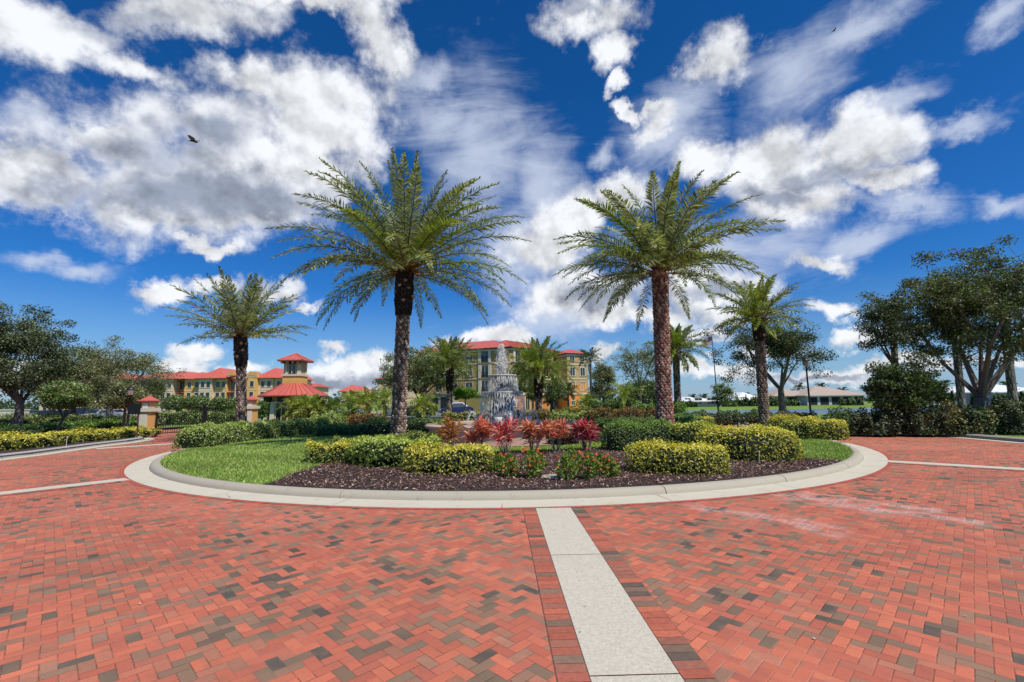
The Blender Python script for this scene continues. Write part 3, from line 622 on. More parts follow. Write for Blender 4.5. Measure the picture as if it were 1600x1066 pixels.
def palm(name, label, base_px, top_px, Y, r, L, nf, seed, group=None, elr=(88, -38), nl=60, lw=.056, llen=.50, cols=FC, parts=True, yel=.12, base_z=.12, dark=None, trunkcols=None, droop=(.5, 1.25), flare=1.18, cat='palm tree', rowh=.10, per=10, petiole=(0.30, 0.11, 0.03), splay=.95, lip=.035):
    """base_px: photo column of the foot; top_px = (px, py) of the top of the trunk"""
    rng = np.random.default_rng(seed); x0 = X(base_px, Y, base_z); root = thing(name, label, cat, (x0, Y, base_z), group=group)
    v = ray(*top_px); tx, tz = v[0]*Y/v[1]-x0, EYE+v[2]*Y/v[1]-base_z
    t = np.linspace(0, 1, 7); P = np.stack([tx*t**1.2, 0*t, tz*t], 1); rad = r*np.interp(t, [0, .12, .3, .8, 1], [flare, 1.05, .95, .95, 1.05])
    tc = trunkcols or ((0.36, 0.25, 0.19), (0.20, 0.13, 0.10), (0.55, 0.42, 0.34), (.14, .09, .07))
    if dark:                         # upper part still wearing its thick dark boots
        s = dark[0]; Pa = np.stack([np.interp(np.linspace(0, s, 6), t, P[:, q]) for q in range(3)], 1); Pb = np.stack([np.interp(np.linspace(s, 1, 5), t, P[:, q]) for q in range(3)], 1)
        b = B(); palm_trunk(b, Pa, r*np.interp(np.linspace(0, 1, 6), [0, .15, 1], [flare, 1, .92]), rowh, per, tc, seed, lip); b.obj('trunk', BARK, root)
        b = B(); palm_trunk(b, Pb, r*dark[1]*np.array([.92, 1.08, 1.13, 1.12, 1.08]), rowh, per, ((0.035, 0.018, 0.014), (0.02, 0.012, 0.010), (0.05, 0.025, 0.018), (0.022, 0.012, 0.01), (0.03, .016, .013), (0.02, .011, .01), (0.42, 0.24, 0.17)), seed, lip*.9, (0.012, 0.007, 0.006)); b.obj('boot_collar', BARK, root)
    else:
        b = B(); palm_trunk(b, P, rad, rowh, per, tc, seed, lip); b.obj('trunk', BARK, root)
    top = np.array([tx, 0, tz]); crown = B(); ga = PI*(3-math.sqrt(5))
    for i in range(nf):
        u = (i+.5)/nf; el = elr[0]+(elr[1]-elr[0])*u**1.05+rng.normal(0, 4); q = int(round(el/9)); v_ = int(rng.integers(0, 2)); ye = rng.random() < yel
        az = i*ga+rng.normal(0, .12); Lk = L*(.62+.38*math.sin(PI*min(1, u*.80+.10))); key = (round(L, 2), q, v_, ye, nl)
        dr = droop[0]+(droop[1]-droop[0])*math.cos(R_(max(-30, min(80, q*9))))**1.2*rng.uniform(.92, 1.08)
        org = top+np.array([math.cos(az)*r*.6, math.sin(az)*r*.6, -.12+.25*(1-u)])
        if key not in FLIB: FLIB[key] = frond_mesh(L, R_(q*9), dr, nl, seed*100+len(FLIB), lw, llen, FY if ye else cols, petiole, splay=splay)
        if parts:
            if not hasattr(FLIB[key], 'me'): FLIB[key].me = FLIB[key].mesh('frond', LEAF)
            o = bpy.data.objects.new('frond', FLIB[key].me); col.objects.link(o); o.parent = root; o.location = org
            k = Lk/L; o.scale = (k, k, k); o.rotation_euler = (rng.normal(0, .12), 0, az)
        else:
            f = FLIB[key]; c_, s_ = math.cos(az), math.sin(az); M_ = np.array([[c_, -s_, 0], [s_, c_, 0], [0, 0, 1]])*(Lk/L)
            for V, Lp, T, Cc in zip(f.V, f.L, f.T, f.C):
                pass
            off = crown.n
            for V, Lp, T, Cc in zip(f.V, f.L, f.T, f.C):
                crown.V.append(V@M_.T+org); crown.L.append(Lp+off); crown.T.append(T); crown.C.append(Cc)
            crown.n += f.n
    if not parts: crown.obj('crown', LEAF, root)
    return root

def shrub(name, label, cat, path, w, h, cols, seed, group=None, leaf=.07, dens=1.0, z0=.125, top=None, p=3.2, bumps=.10, stems=0, core=(0.012, 0.018, 0.006), wid=.6, low=None, stemcol=(0.2, .16, .11)):
    """path = ground points along the shrub, w = width across, h = height; top = colours of the new growth"""
    rng = np.random.default_rng(seed); P = np.asarray(path, float)
    if len(P) == 1: P = np.array([P[0]-[.01, 0], P[0]+[.01, 0]])
    c0 = P.mean(0); P = P-c0
    if len(P) > 2:                       # ease the bends
        q = np.linspace(0, len(P)-1, 9); P = np.stack([np.interp(q, np.arange(len(P)), P[:, i]) for i in (0, 1)], 1)
        for _ in range(3): P[1:-1] = (P[:-2]+2*P[1:-1]+P[2:])/4
    d = np.r_[0, np.cumsum(np.linalg.norm(np.diff(P, axis=0), axis=1))]; L = d[-1]; R = w/2
    root = thing(name, label, cat, (c0[0], c0[1], z0), group=group)
    ph = rng.uniform(0, 7, 6)
    def surf(t, a, f):        # t in [-R, L+R] along, a in [0, pi] over the top, f = 0..1 depth
        tt = np.clip(t, 0, L); x = np.interp(tt, d, P[:, 0]); y = np.interp(tt, d, P[:, 1]); e = max(.2*L, .3)
        ax = np.interp(np.clip(tt+e, 0, L), d, P[:, 0])-np.interp(np.clip(tt-e, 0, L), d, P[:, 0]); ay = np.interp(np.clip(tt+e, 0, L), d, P[:, 1])-np.interp(np.clip(tt-e, 0, L), d, P[:, 1])
        q = np.hypot(ax, ay)+1e-9; ax, ay = ax/q, ay/q; ov = (t-tt)/R
        k = np.clip(1-np.abs(ov)**2.4, 0, 1)**(1/2.4); ca, sa = np.cos(a), np.sin(a)
        rr = (np.abs(ca)**p+np.abs(sa)**p)**(-1/p)*f; bu = 1+bumps*(np.sin(t*3.1+ph[0]+a*2)+np.sin(t*5.7+ph[1])*np.sin(a*3+ph[2])+.6*np.sin(t*11+ph[3]+a*5))
        lat = rr*ca*R*k*bu; zz = rr*sa*h*(.25+.75*k**.5)*bu
        zz = np.maximum(zz, 0)
        return np.stack([x+ax*(t-tt)*f-ay*lat, y+ay*(t-tt)*f+ax*lat, zz], 1)
    area = (L+2*R)*(2*h+w); n = int(min(34000, area*dens*1.75/(leaf*leaf*.45)))
    t = rng.uniform(-R, L+R, n); a = rng.uniform(-.02, PI+.02, n); f = 1-np.abs(rng.normal(0, .07, n))
    Q = surf(t, a, f); O = Q-surf(t, a, f*.5); O /= np.linalg.norm(O, axis=1)[:, None]+1e-9
    Q += O*rng.exponential(.02, (n, 1)); N = O*.8+rdir(n, rng)*.9+[0, 0, .25]; N /= np.linalg.norm(N, axis=1)[:, None]; U = np.cross(N, rdir(n, rng)); U /= np.linalg.norm(U, axis=1)[:, None]+1e-9
    s = leaf*rng.uniform(.65, 1.25, n); V, Fq = quads(Q, N, U, s, s*wid)
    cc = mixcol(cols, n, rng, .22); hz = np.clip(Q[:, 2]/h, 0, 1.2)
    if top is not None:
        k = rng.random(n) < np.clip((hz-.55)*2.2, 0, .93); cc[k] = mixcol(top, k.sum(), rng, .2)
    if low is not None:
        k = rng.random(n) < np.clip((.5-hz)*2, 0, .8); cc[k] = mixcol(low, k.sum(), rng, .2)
    cc = 1.3*cc*(.55+.5*np.clip(hz+.15, 0, 1))[:, None]*(.6+.4*np.clip((f-.8)*5, 0, 1))[:, None]  # low and inner leaves darkened: shade painted into their colour
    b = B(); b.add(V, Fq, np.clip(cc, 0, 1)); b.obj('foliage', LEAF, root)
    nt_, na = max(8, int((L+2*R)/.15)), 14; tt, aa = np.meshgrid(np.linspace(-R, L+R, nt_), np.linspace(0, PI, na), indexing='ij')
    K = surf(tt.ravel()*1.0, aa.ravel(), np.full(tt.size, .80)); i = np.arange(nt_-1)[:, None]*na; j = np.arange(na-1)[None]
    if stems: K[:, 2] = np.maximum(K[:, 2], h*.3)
    b = B(); b.add(K, np.stack([i+j, i+j+1, i+na+j+1, i+na+j], -1).reshape(-1, 4), core)  # near-black core shell: shade deep in the foliage given as colour
    for q in range(stems):
        t0 = rng.uniform(0, max(L, .01)); o = surf(np.array([t0]), np.array([PI*rng.uniform(.1, .9)]), np.array([.3]))[0]; o[2] = 0
        e = surf(np.array([t0+rng.normal(0, .15)]), np.array([PI*rng.uniform(.15, .85)]), np.array([.9]))[0]; b.tube([o, (o+e)/2+[0, 0, -.02], e], [.012, .01, .006], 4, stemcol)
    b.obj('branches', BARK, root); return root  # holds the dark core shell plus any stems

def gp(*pts): return [G(*p, z=.125) for p in pts]
DKLEAF = [(0.05, 0.09, 0.02), (0.08, 0.13, 0.03), (0.12, 0.17, 0.05), (0.03, 0.05, 0.012), (0.2, 0.25, 0.11)]
YEL = [(0.52, 0.44, 0.03), (0.62, 0.52, 0.06), (0.40, 0.37, 0.03), (0.66, 0.57, 0.16), (0.28, 0.30, 0.03)]
YG = [(0.20, 0.24, 0.04), (0.28, 0.31, 0.05), (0.13, 0.17, 0.03), (0.09, 0.12, 0.03), (0.42, 0.42, 0.14), (0.05, 0.07, 0.02)]
LGT = [(0.20, 0.28, 0.05), (0.30, 0.36, 0.08), (0.42, 0.46, 0.18), (0.12, 0.20, 0.03)]
CROT = [(0.20, 0.05, 0.03), (0.30, 0.09, 0.03), (0.10, 0.10, 0.02), (0.35, 0.18, 0.04), (0.12, 0.03, 0.03), (0.16, 0.18, 0.03)]

def plants_on_island():
    A = 'hedges and shrubs on the island'
    # front left trio of dwarf shrubs
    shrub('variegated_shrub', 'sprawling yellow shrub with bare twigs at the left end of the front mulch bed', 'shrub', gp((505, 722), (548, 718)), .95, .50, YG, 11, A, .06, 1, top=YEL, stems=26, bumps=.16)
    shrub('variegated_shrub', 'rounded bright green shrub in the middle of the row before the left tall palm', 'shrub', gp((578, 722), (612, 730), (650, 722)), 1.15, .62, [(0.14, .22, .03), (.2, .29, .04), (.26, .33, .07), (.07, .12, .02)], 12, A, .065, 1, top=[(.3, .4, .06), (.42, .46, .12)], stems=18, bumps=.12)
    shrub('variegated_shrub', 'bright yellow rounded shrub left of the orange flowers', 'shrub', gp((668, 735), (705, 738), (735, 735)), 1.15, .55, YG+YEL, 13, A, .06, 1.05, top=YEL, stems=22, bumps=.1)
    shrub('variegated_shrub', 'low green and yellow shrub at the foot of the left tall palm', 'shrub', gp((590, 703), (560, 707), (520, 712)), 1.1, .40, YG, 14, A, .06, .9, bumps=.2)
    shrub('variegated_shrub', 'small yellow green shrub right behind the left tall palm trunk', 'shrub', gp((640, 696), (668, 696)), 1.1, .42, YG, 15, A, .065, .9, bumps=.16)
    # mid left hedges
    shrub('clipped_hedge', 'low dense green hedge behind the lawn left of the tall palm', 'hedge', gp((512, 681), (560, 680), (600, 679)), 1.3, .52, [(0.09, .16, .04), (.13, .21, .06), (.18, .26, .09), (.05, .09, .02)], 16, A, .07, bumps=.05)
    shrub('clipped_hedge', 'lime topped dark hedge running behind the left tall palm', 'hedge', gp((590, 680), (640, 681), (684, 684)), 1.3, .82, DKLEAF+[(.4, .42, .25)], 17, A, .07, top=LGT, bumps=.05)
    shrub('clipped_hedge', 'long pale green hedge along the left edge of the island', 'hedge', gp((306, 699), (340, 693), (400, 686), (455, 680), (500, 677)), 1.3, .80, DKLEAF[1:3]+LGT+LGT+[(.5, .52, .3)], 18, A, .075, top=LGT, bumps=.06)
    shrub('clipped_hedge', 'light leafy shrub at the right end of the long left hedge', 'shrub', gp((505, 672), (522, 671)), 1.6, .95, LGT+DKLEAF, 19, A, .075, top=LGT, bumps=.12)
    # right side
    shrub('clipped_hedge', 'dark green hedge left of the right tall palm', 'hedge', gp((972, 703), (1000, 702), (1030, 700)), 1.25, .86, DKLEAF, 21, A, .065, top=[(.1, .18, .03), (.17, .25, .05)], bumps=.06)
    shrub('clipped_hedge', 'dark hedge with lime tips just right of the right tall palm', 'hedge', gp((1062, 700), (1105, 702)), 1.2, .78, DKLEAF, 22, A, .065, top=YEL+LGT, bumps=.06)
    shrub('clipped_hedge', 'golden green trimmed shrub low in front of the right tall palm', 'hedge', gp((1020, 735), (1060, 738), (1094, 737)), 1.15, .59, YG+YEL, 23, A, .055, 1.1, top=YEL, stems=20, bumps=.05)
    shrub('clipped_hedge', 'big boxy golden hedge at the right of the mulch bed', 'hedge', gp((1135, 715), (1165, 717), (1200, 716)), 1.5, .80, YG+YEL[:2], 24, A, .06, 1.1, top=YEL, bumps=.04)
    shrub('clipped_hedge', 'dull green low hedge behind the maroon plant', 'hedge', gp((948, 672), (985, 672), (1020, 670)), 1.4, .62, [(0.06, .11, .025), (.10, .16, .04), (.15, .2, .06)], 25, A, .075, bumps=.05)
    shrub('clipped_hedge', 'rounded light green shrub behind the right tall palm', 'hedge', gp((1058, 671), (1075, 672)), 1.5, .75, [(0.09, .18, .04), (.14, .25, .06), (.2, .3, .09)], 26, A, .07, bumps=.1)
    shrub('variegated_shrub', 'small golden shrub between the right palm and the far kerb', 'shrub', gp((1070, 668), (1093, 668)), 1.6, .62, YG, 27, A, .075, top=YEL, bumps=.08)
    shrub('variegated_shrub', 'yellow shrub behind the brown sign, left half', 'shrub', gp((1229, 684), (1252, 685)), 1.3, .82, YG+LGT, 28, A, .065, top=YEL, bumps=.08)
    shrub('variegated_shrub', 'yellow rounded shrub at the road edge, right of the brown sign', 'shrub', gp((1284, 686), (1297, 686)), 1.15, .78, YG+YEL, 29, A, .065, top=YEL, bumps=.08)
    shrub('croton_shrub', 'dark red low shrub in front of the fountain basin', 'shrub', gp((868, 694), (890, 694)), .7, .38, [(.06, .01, .015), (.12, .02, .03), (.03, .01, .01)], 30, A, .07)
    # flowering and red leafed plants
    cl = [(708, 704, 1.10, 'bronze orange', [(0.34, 0.13, 0.03), (.42, .18, .05), (.22, .06, .03), (.26, .12, .03)]), (749, 709, 1.12, 'coral red', [(.58, .12, .07), (.68, .2, .12), (.4, .07, .05), (.3, .07, .04)]),
          (792, 711, 1.22, 'crimson', [(.5, .05, .06), (.62, .10, .10), (.26, .02, .04), (.7, .3, .25)]), (834, 709, 1.10, 'orange', [(.5, .14, .06), (.62, .25, .13), (.32, .07, .04)]),
          (870, 707, 1.05, 'pinkish orange', [(.55, .17, .09), (.45, .08, .05), (.30, .05, .05), (.66, .34, .2)]), (917, 705, 1.02, 'deep maroon', [(.26, .012, .03), (.38, .03, .06), (.14, .01, .02), (.5, .08, .12)])]
    names = {'bronze orange': 'bronze orange cordyline at the left end of the row of six', 'coral red': 'coral red cordyline second from the left, bare canes below', 'crimson': 'tallest crimson cordyline in front of the fountain',
             'orange': 'orange cordyline just right of the crimson one', 'pinkish orange': 'pinkish orange cordyline, fifth in the row, before the dark red shrub', 'deep maroon': 'deep maroon cordyline at the right end of the row'}
    for q, (px, py, hh, nm, cols) in enumerate(cl):
        rng = np.random.default_rng(40+q); x, y = G(px, py, .125); root = thing('cordyline', names[nm], 'cordyline', (x, y, .125), group='red leafed cordylines in front of the fountain')
        ns = 11; b = B(); lf = B()
        for i in range(ns):
            a = rng.uniform(0, 2*PI); rr = rng.uniform(.03, .12); sp = rng.uniform(.12, .34); hz = hh*rng.uniform(.38, .80)
            p0 = np.array([rr*math.cos(a), rr*math.sin(a), 0]); p2 = np.array([sp*math.cos(a), sp*math.sin(a)*.8, hz]); p1 = (p0+p2)/2+rng.normal(0, .03, 3)
            b.tube([p0, p1, p2], [.018, .014, .012], 5, np.array([.30, .24, .20])*rng.uniform(.5, 1.2))
            nf = 48; d = rdir(nf, rng); d[:, 2] = np.abs(d[:, 2])*1.3-.15; d /= np.linalg.norm(d, axis=1)[:, None]; l = rng.uniform(.24, .44, nf)
            st = p2+np.array([0, 0, .01])+np.outer(rng.uniform(-.14, .06, nf), [0, 0, 1]); W = np.cross(d, rdir(nf, rng)); W /= np.linalg.norm(W, axis=1)[:, None]; w = rng.uniform(.012, .023, nf)[:, None]
            m_ = st+d*l[:, None]*.5; tp = st+d*l[:, None]; tp[:, 2] -= l*.18
            V = np.stack([st-W*w*.3, m_-W*w, tp, m_+W*w, ], 1).reshape(-1, 3)
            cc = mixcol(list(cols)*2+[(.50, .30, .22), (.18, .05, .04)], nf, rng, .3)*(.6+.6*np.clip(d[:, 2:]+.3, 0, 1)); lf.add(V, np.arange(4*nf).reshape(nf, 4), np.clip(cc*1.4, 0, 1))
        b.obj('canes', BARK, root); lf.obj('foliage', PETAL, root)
    fl = [(779, 738, .42, 'leafy green ixora with few blooms at the left of the flower patch', .05), (797, 745, .50, 'orange ixora below the crimson cordyline', .5), (832, 747, .60, 'tall ixora thick with orange heads', .55),
          (840, 733, .40, 'small green ixora standing behind the orange one', .15), (886, 750, .55, 'green ixora with yellow tips beside the pale ground plate', .3), (895, 733, .5, 'upright green ixora behind the flower patch', .05),
          (920, 749, .58, 'ixora covered in red orange clusters', .6), (938, 735, .38, 'small green ixora between the orange ones', .1), (953, 744, .42, 'last ixora on the right with one salmon bloom', .45)]
    for q, (px, py, hh, lab, fr) in enumerate(fl):
        rng = np.random.default_rng(60+q); x, y = G(px, py, .125); root = thing('ixora', lab, 'flowering plant', (x, y, .125), group='ixoras in the mulch')
        n = 520; th = rng.uniform(0, 2*PI, n); u = rng.random(n)**.6; z = rng.uniform(.05, 1, n); rr = .24*np.sin(PI*np.clip(z*.75+.2, 0, 1))*u
        Pq = np.stack([rr*np.cos(th), rr*np.sin(th), z*hh*.95], 1); N = rdir(n, rng)+[0, 0, .6]; N /= np.linalg.norm(N, axis=1)[:, None]; U = np.cross(N, rdir(n, rng)); U /= np.linalg.norm(U, axis=1)[:, None]
        V, Q = quads(Pq, N, U, rng.uniform(.05, .10, n), .035); b = B(); b.add(V, Q, mixcol([(.07, .15, .02), (.13, .23, .03), (.22, .30, .04), (.3, .3, .06)], n, rng, .25)); b.obj('foliage', LEAF, root)
        b = B()
        for k in range(7):
            a = rng.uniform(0, 6.3); b.tube([(0, 0, 0), (.12*math.cos(a), .12*math.sin(a), hh*.6)], [.008, .005], 4, (.15, .1, .07))
        b.obj('stems', BARK, root)
        k = max(1, int(26*fr)); b = B()
        for i in range(k):
            a = rng.uniform(0, 6.3); zz = rng.uniform(.3, 1.02)*hh; r0 = .24*rng.random()**.4; c = np.array([r0*math.cos(a), r0*math.sin(a)-.05, zz]); m = 26
            d = rdir(m, rng); d[:, 2] = np.abs(d[:, 2]); V, Q = quads(c+d*.035, d, np.cross(d, rdir(m, rng)), .026, .026)
            b.add(V, Q, mixcol([(.75, .16, .03), (.72, .24, .05), (.65, .08, .05)] if q != 8 else [(.8, .2, .14), (.7, .12, .08)], m, rng, .2))
        b.obj('blossoms', PETAL, root)
plants_on_island()

def palms():
    g1 = 'date palms round the island'
    palm('date_palm', 'tall left palm on the island with a thick dark collar of boots below its crown', 622, (633, 424), 18.8, .285, 5.55, 78, 1, g1, dark=(.735, 1.2), nl=84, elr=(84, -6), droop=(.78, 1.08), llen=.52, lw=.058)
    palm('date_palm', 'tall right palm on the island with reddish brown trunk up to the fronds', 1040, (1031, 424), 18.1, .31, 4.6, 76, 2, g1, elr=(84, -8), droop=(.78, 1.08), llen=.50, lw=.058, trunkcols=((0.34, 0.15, 0.11), (0.20, 0.08, 0.06), (0.52, 0.32, 0.25), (0.36, .22, .17)), nl=76, yel=.18)
    palm('date_palm', 'palm at the left edge of the island with stiff upswept fronds', 377, (376, 526), 22.3, .215, 3.6, 40, 3, g1, elr=(84, 10), dark=(.70, 1.25), nl=56, droop=(.25, .75), yel=.0)
    palm('date_palm', 'shorter full crowned palm at the right edge of the island', 1196, (1185, 498), 20.3, .205, 2.2, 50, 4, g1, nl=44, llen=.34, yel=.35, trunkcols=((0.26, 0.18, 0.14), (0.16, 0.10, 0.08), (0.34, 0.26, 0.20)), droop=(.5, .95), elr=(86, -12), dark=(.80, 1.08))
    g2 = 'date palms beyond the fountain'
    palm('date_palm', 'palm beyond the basin, left of the fountain, in front of the olive tree', 702, (703, 573), 44, .27, 3.5, 40, 5, g2, parts=False, elr=(88, 0), lw=.11, llen=.58, droop=(.3, .8), dark=(.55, 1.2), yel=.2)
    palm('date_palm', 'bushy palm beyond the basin, right of the fountain, before the yellow building', 842, (841, 581), 40, .29, 3.7, 44, 6, g2, parts=False, elr=(88, -12), lw=.11, llen=.58, dark=(.45, 1.2), yel=.3, cols=FC[:3]+FY[:1])
    palm('date_palm', 'slender palm seen just right of the right tall palm trunk', 1060, (1056, 549), 42, .30, 3.1, 38, 7, g2, parts=False, lw=.11, llen=.58, elr=(88, -25), yel=.3)
    g3 = 'small feather palms'
    for q, (px, tpx, tpy, Y, L, lab, py0) in enumerate([(462, 464, 641, 31, 1.25, 'low bright feather palm in front of the gatehouse, left one', 0), (480, 482, 639, 30, 1.35, 'low bright feather palm in front of the gatehouse, right one', 0),
            (497, 499, 640, 33, 1.3, 'dull green feather palm at the right corner of the gatehouse', 0), (573, 575, 631, 35, 1.9, 'bright feather palm left of the tall palm trunk, nearest of three', 0),
            (552, 551, 632, 38, 1.7, 'feather palm left of the nearest one, beside the parked silver car', 0), (602, 600, 628, 40, 1.8, 'feather palm half hidden behind the tall palm trunk', 0),
            (660, 661, 635, 37, 1.55, 'lime feather palm just right of the tall palm trunk', 0), (978, 978, 622, 42, 2.5, 'yellow green feather palm right of the fountain, before leafy bushes', 0),
            (913, 915, 632, 47, 1.6, 'small feather palm at the foot of the orange wall', 0), (520, 521, 640, 42, 1.6, 'shaded feather palm between gatehouse and small orange hut', 0)]):
        palm('feather_palm', lab, px, (tpx, tpy), Y, .13, L, 24, 20+q, g3, parts=False, elr=(80, -15), nl=26, lw=.085, llen=.40, cols=FB if q not in (2, 9) else MIDG, yel=.5 if q not in (2, 9) else 0, droop=(.8, 1.7), petiole=(.15, .18, .04), rowh=.2, per=7, trunkcols=((.12, .09, .06), (.08, .06, .04)))
    g4 = 'thin palms further off'
    for q, (px, tpx, tpy, Y, L, r, lab) in enumerate([(924, 922, 560, 68, 2.4, .16, 'tall thin grey palm at the right corner of the yellow building'), (1505, 1392, 480, 27, 0, 0, ''),
            (889, 887, 612, 66, 1.9, .14, 'short palm against the orange ground floor'), (861, 861, 622, 62, 1.5, .14, 'stubby palm by the white trimmed orange arches')]):
        if not lab: continue
        palm('thin_palm', lab, px, (tpx, tpy), Y, r, L, 22, 40+q, g4, parts=False, elr=(75, -35), nl=24, lw=.12, llen=.6, cols=[(.05, .08, .02), (.09, .12, .04), (.14, .17, .07)], yel=0, rowh=.5, per=6, trunkcols=((.20, .18, .15), (.15, .13, .11)), lip=.01)
    g5 = 'grey trunked palms among the right trees'
    for q, (px, tpx, tpy, Y, L, r, lab) in enumerate([(1408, 1392, 492, 27, 2.3, .17, 'palm rising behind the small bushy tree on the right'), (1506, 1488, 470, 26, 2.2, .19, 'grey smooth palm trunk left of the big oak trunk'),
            (1588, 1566, 470, 25, 2.4, .20, 'grey smooth palm trunk at the right edge, beyond the big oak')]):
        palm('smooth_palm', lab, px, (tpx, tpy), Y, r, L, 20, 50+q, g5, parts=False, elr=(80, -40), nl=36, lw=.05, llen=.5, cols=[(.06, .09, .03), (.10, .13, .05), (.16, .18, .09)], yel=0, rowh=.35, per=8, trunkcols=((.30, .28, .26), (.24, .22, .21)), lip=.006, flare=1.15)
    g6 = 'distant palms over the lake houses'
    for q, (px, tpy, Y) in enumerate([(1100, 619, 150), (1082, 620, 155), (1165, 617, 152), (1249, 603, 150), (1283, 602, 150), (1234, 612, 160), (1475, 600, 118), (1316, 608, 165), (1572, 600, 120)]):
        labs = ['far palm above the first white lake house', 'tiny far palm at the left gable of the white lake house', 'far palm behind the second white lake roof', 'bushy far palm left of the ridge of the tan roof', 'bushy far palm over the middle of the tan roof',
                'low far palm at the left of the tan roofed house', 'dark far palm behind the grey roofed house', 'far palm at the right part of the tan roof', 'far palm behind the big white roof on the right']
        palm('distant_palm', labs[q], px, (px, tpy+3), Y, .2, 2.2, 14, 60+q, g6, parts=False, elr=(70, -30), nl=12, lw=.3, llen=.9, cols=[(.05, .08, .03), (.08, .11, .05)], yel=0, rowh=1.0, per=5, base_z=0)
palms()

def trees():
    g = 'broadleaf trees on the left'
    T = tree
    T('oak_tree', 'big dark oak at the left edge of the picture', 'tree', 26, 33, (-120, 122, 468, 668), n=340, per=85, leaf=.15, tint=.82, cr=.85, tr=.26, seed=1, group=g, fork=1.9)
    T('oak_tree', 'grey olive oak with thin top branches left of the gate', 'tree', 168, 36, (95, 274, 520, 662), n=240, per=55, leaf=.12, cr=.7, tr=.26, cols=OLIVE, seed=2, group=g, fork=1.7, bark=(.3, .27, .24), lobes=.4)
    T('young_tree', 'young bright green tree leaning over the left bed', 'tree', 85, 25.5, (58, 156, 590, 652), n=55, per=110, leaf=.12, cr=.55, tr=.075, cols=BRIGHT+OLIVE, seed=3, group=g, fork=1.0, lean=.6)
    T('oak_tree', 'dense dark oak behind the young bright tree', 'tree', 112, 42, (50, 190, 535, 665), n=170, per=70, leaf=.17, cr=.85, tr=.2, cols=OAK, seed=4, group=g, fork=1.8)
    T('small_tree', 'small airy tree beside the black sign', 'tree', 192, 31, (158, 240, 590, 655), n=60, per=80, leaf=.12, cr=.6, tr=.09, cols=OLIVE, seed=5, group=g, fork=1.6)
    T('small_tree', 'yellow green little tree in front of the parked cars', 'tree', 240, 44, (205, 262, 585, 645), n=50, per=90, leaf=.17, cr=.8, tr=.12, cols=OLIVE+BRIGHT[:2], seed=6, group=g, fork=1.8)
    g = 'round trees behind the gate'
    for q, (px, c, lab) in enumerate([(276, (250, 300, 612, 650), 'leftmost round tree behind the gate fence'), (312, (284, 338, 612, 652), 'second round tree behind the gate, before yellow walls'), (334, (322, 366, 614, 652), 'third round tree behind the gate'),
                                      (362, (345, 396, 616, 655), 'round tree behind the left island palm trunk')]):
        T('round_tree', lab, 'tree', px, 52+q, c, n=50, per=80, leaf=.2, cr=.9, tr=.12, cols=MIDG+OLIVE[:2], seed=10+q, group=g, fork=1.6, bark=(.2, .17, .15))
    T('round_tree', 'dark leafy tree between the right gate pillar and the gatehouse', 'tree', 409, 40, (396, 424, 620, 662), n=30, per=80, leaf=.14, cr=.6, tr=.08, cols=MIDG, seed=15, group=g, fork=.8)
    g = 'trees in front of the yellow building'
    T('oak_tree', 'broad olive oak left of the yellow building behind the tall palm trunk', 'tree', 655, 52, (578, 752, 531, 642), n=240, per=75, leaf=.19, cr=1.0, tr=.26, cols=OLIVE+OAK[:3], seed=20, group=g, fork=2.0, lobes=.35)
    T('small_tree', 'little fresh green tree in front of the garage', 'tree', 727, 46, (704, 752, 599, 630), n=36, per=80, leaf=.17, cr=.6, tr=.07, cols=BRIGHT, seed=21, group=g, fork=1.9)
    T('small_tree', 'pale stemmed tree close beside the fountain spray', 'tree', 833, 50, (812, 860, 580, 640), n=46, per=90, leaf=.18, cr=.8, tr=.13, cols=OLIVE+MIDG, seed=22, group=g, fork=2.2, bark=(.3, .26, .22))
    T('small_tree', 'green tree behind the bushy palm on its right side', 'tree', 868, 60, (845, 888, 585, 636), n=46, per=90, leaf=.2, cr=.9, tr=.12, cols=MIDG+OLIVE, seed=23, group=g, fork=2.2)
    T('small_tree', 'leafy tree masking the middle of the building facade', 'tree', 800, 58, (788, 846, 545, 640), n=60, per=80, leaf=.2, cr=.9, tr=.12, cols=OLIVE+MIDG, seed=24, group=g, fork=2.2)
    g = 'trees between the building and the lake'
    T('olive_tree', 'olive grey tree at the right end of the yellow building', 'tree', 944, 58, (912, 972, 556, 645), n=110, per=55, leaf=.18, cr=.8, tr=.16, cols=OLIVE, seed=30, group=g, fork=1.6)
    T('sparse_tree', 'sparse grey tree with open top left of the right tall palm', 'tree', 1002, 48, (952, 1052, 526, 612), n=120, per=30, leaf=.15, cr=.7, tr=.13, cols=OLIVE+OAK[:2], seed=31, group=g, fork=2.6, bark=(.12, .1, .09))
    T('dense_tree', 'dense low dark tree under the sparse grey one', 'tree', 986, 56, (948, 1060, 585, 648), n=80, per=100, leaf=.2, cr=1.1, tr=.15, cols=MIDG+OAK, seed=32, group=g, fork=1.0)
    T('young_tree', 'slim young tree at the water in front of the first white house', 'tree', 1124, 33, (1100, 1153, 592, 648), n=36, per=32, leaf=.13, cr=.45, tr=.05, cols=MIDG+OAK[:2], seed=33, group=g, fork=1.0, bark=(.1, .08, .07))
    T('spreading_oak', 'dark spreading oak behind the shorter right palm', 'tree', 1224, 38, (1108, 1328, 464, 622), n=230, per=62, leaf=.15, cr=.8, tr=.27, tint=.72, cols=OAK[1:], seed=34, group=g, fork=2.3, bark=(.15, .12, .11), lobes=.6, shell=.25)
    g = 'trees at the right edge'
    T('big_oak', 'massive oak with forked trunk at the right edge of the picture', 'tree', 1541, 21, (1358, 1745, 362, 640), n=520, per=72, leaf=.11, cr=.62, tr=.31, tint=.9, slim=.85, cols=OAK[1:]+OLIVE[1:3], seed=40, group=g, fork=1.5, bark=(.20, .17, .15), lobes=.45, shell=.25, depth=4.0)
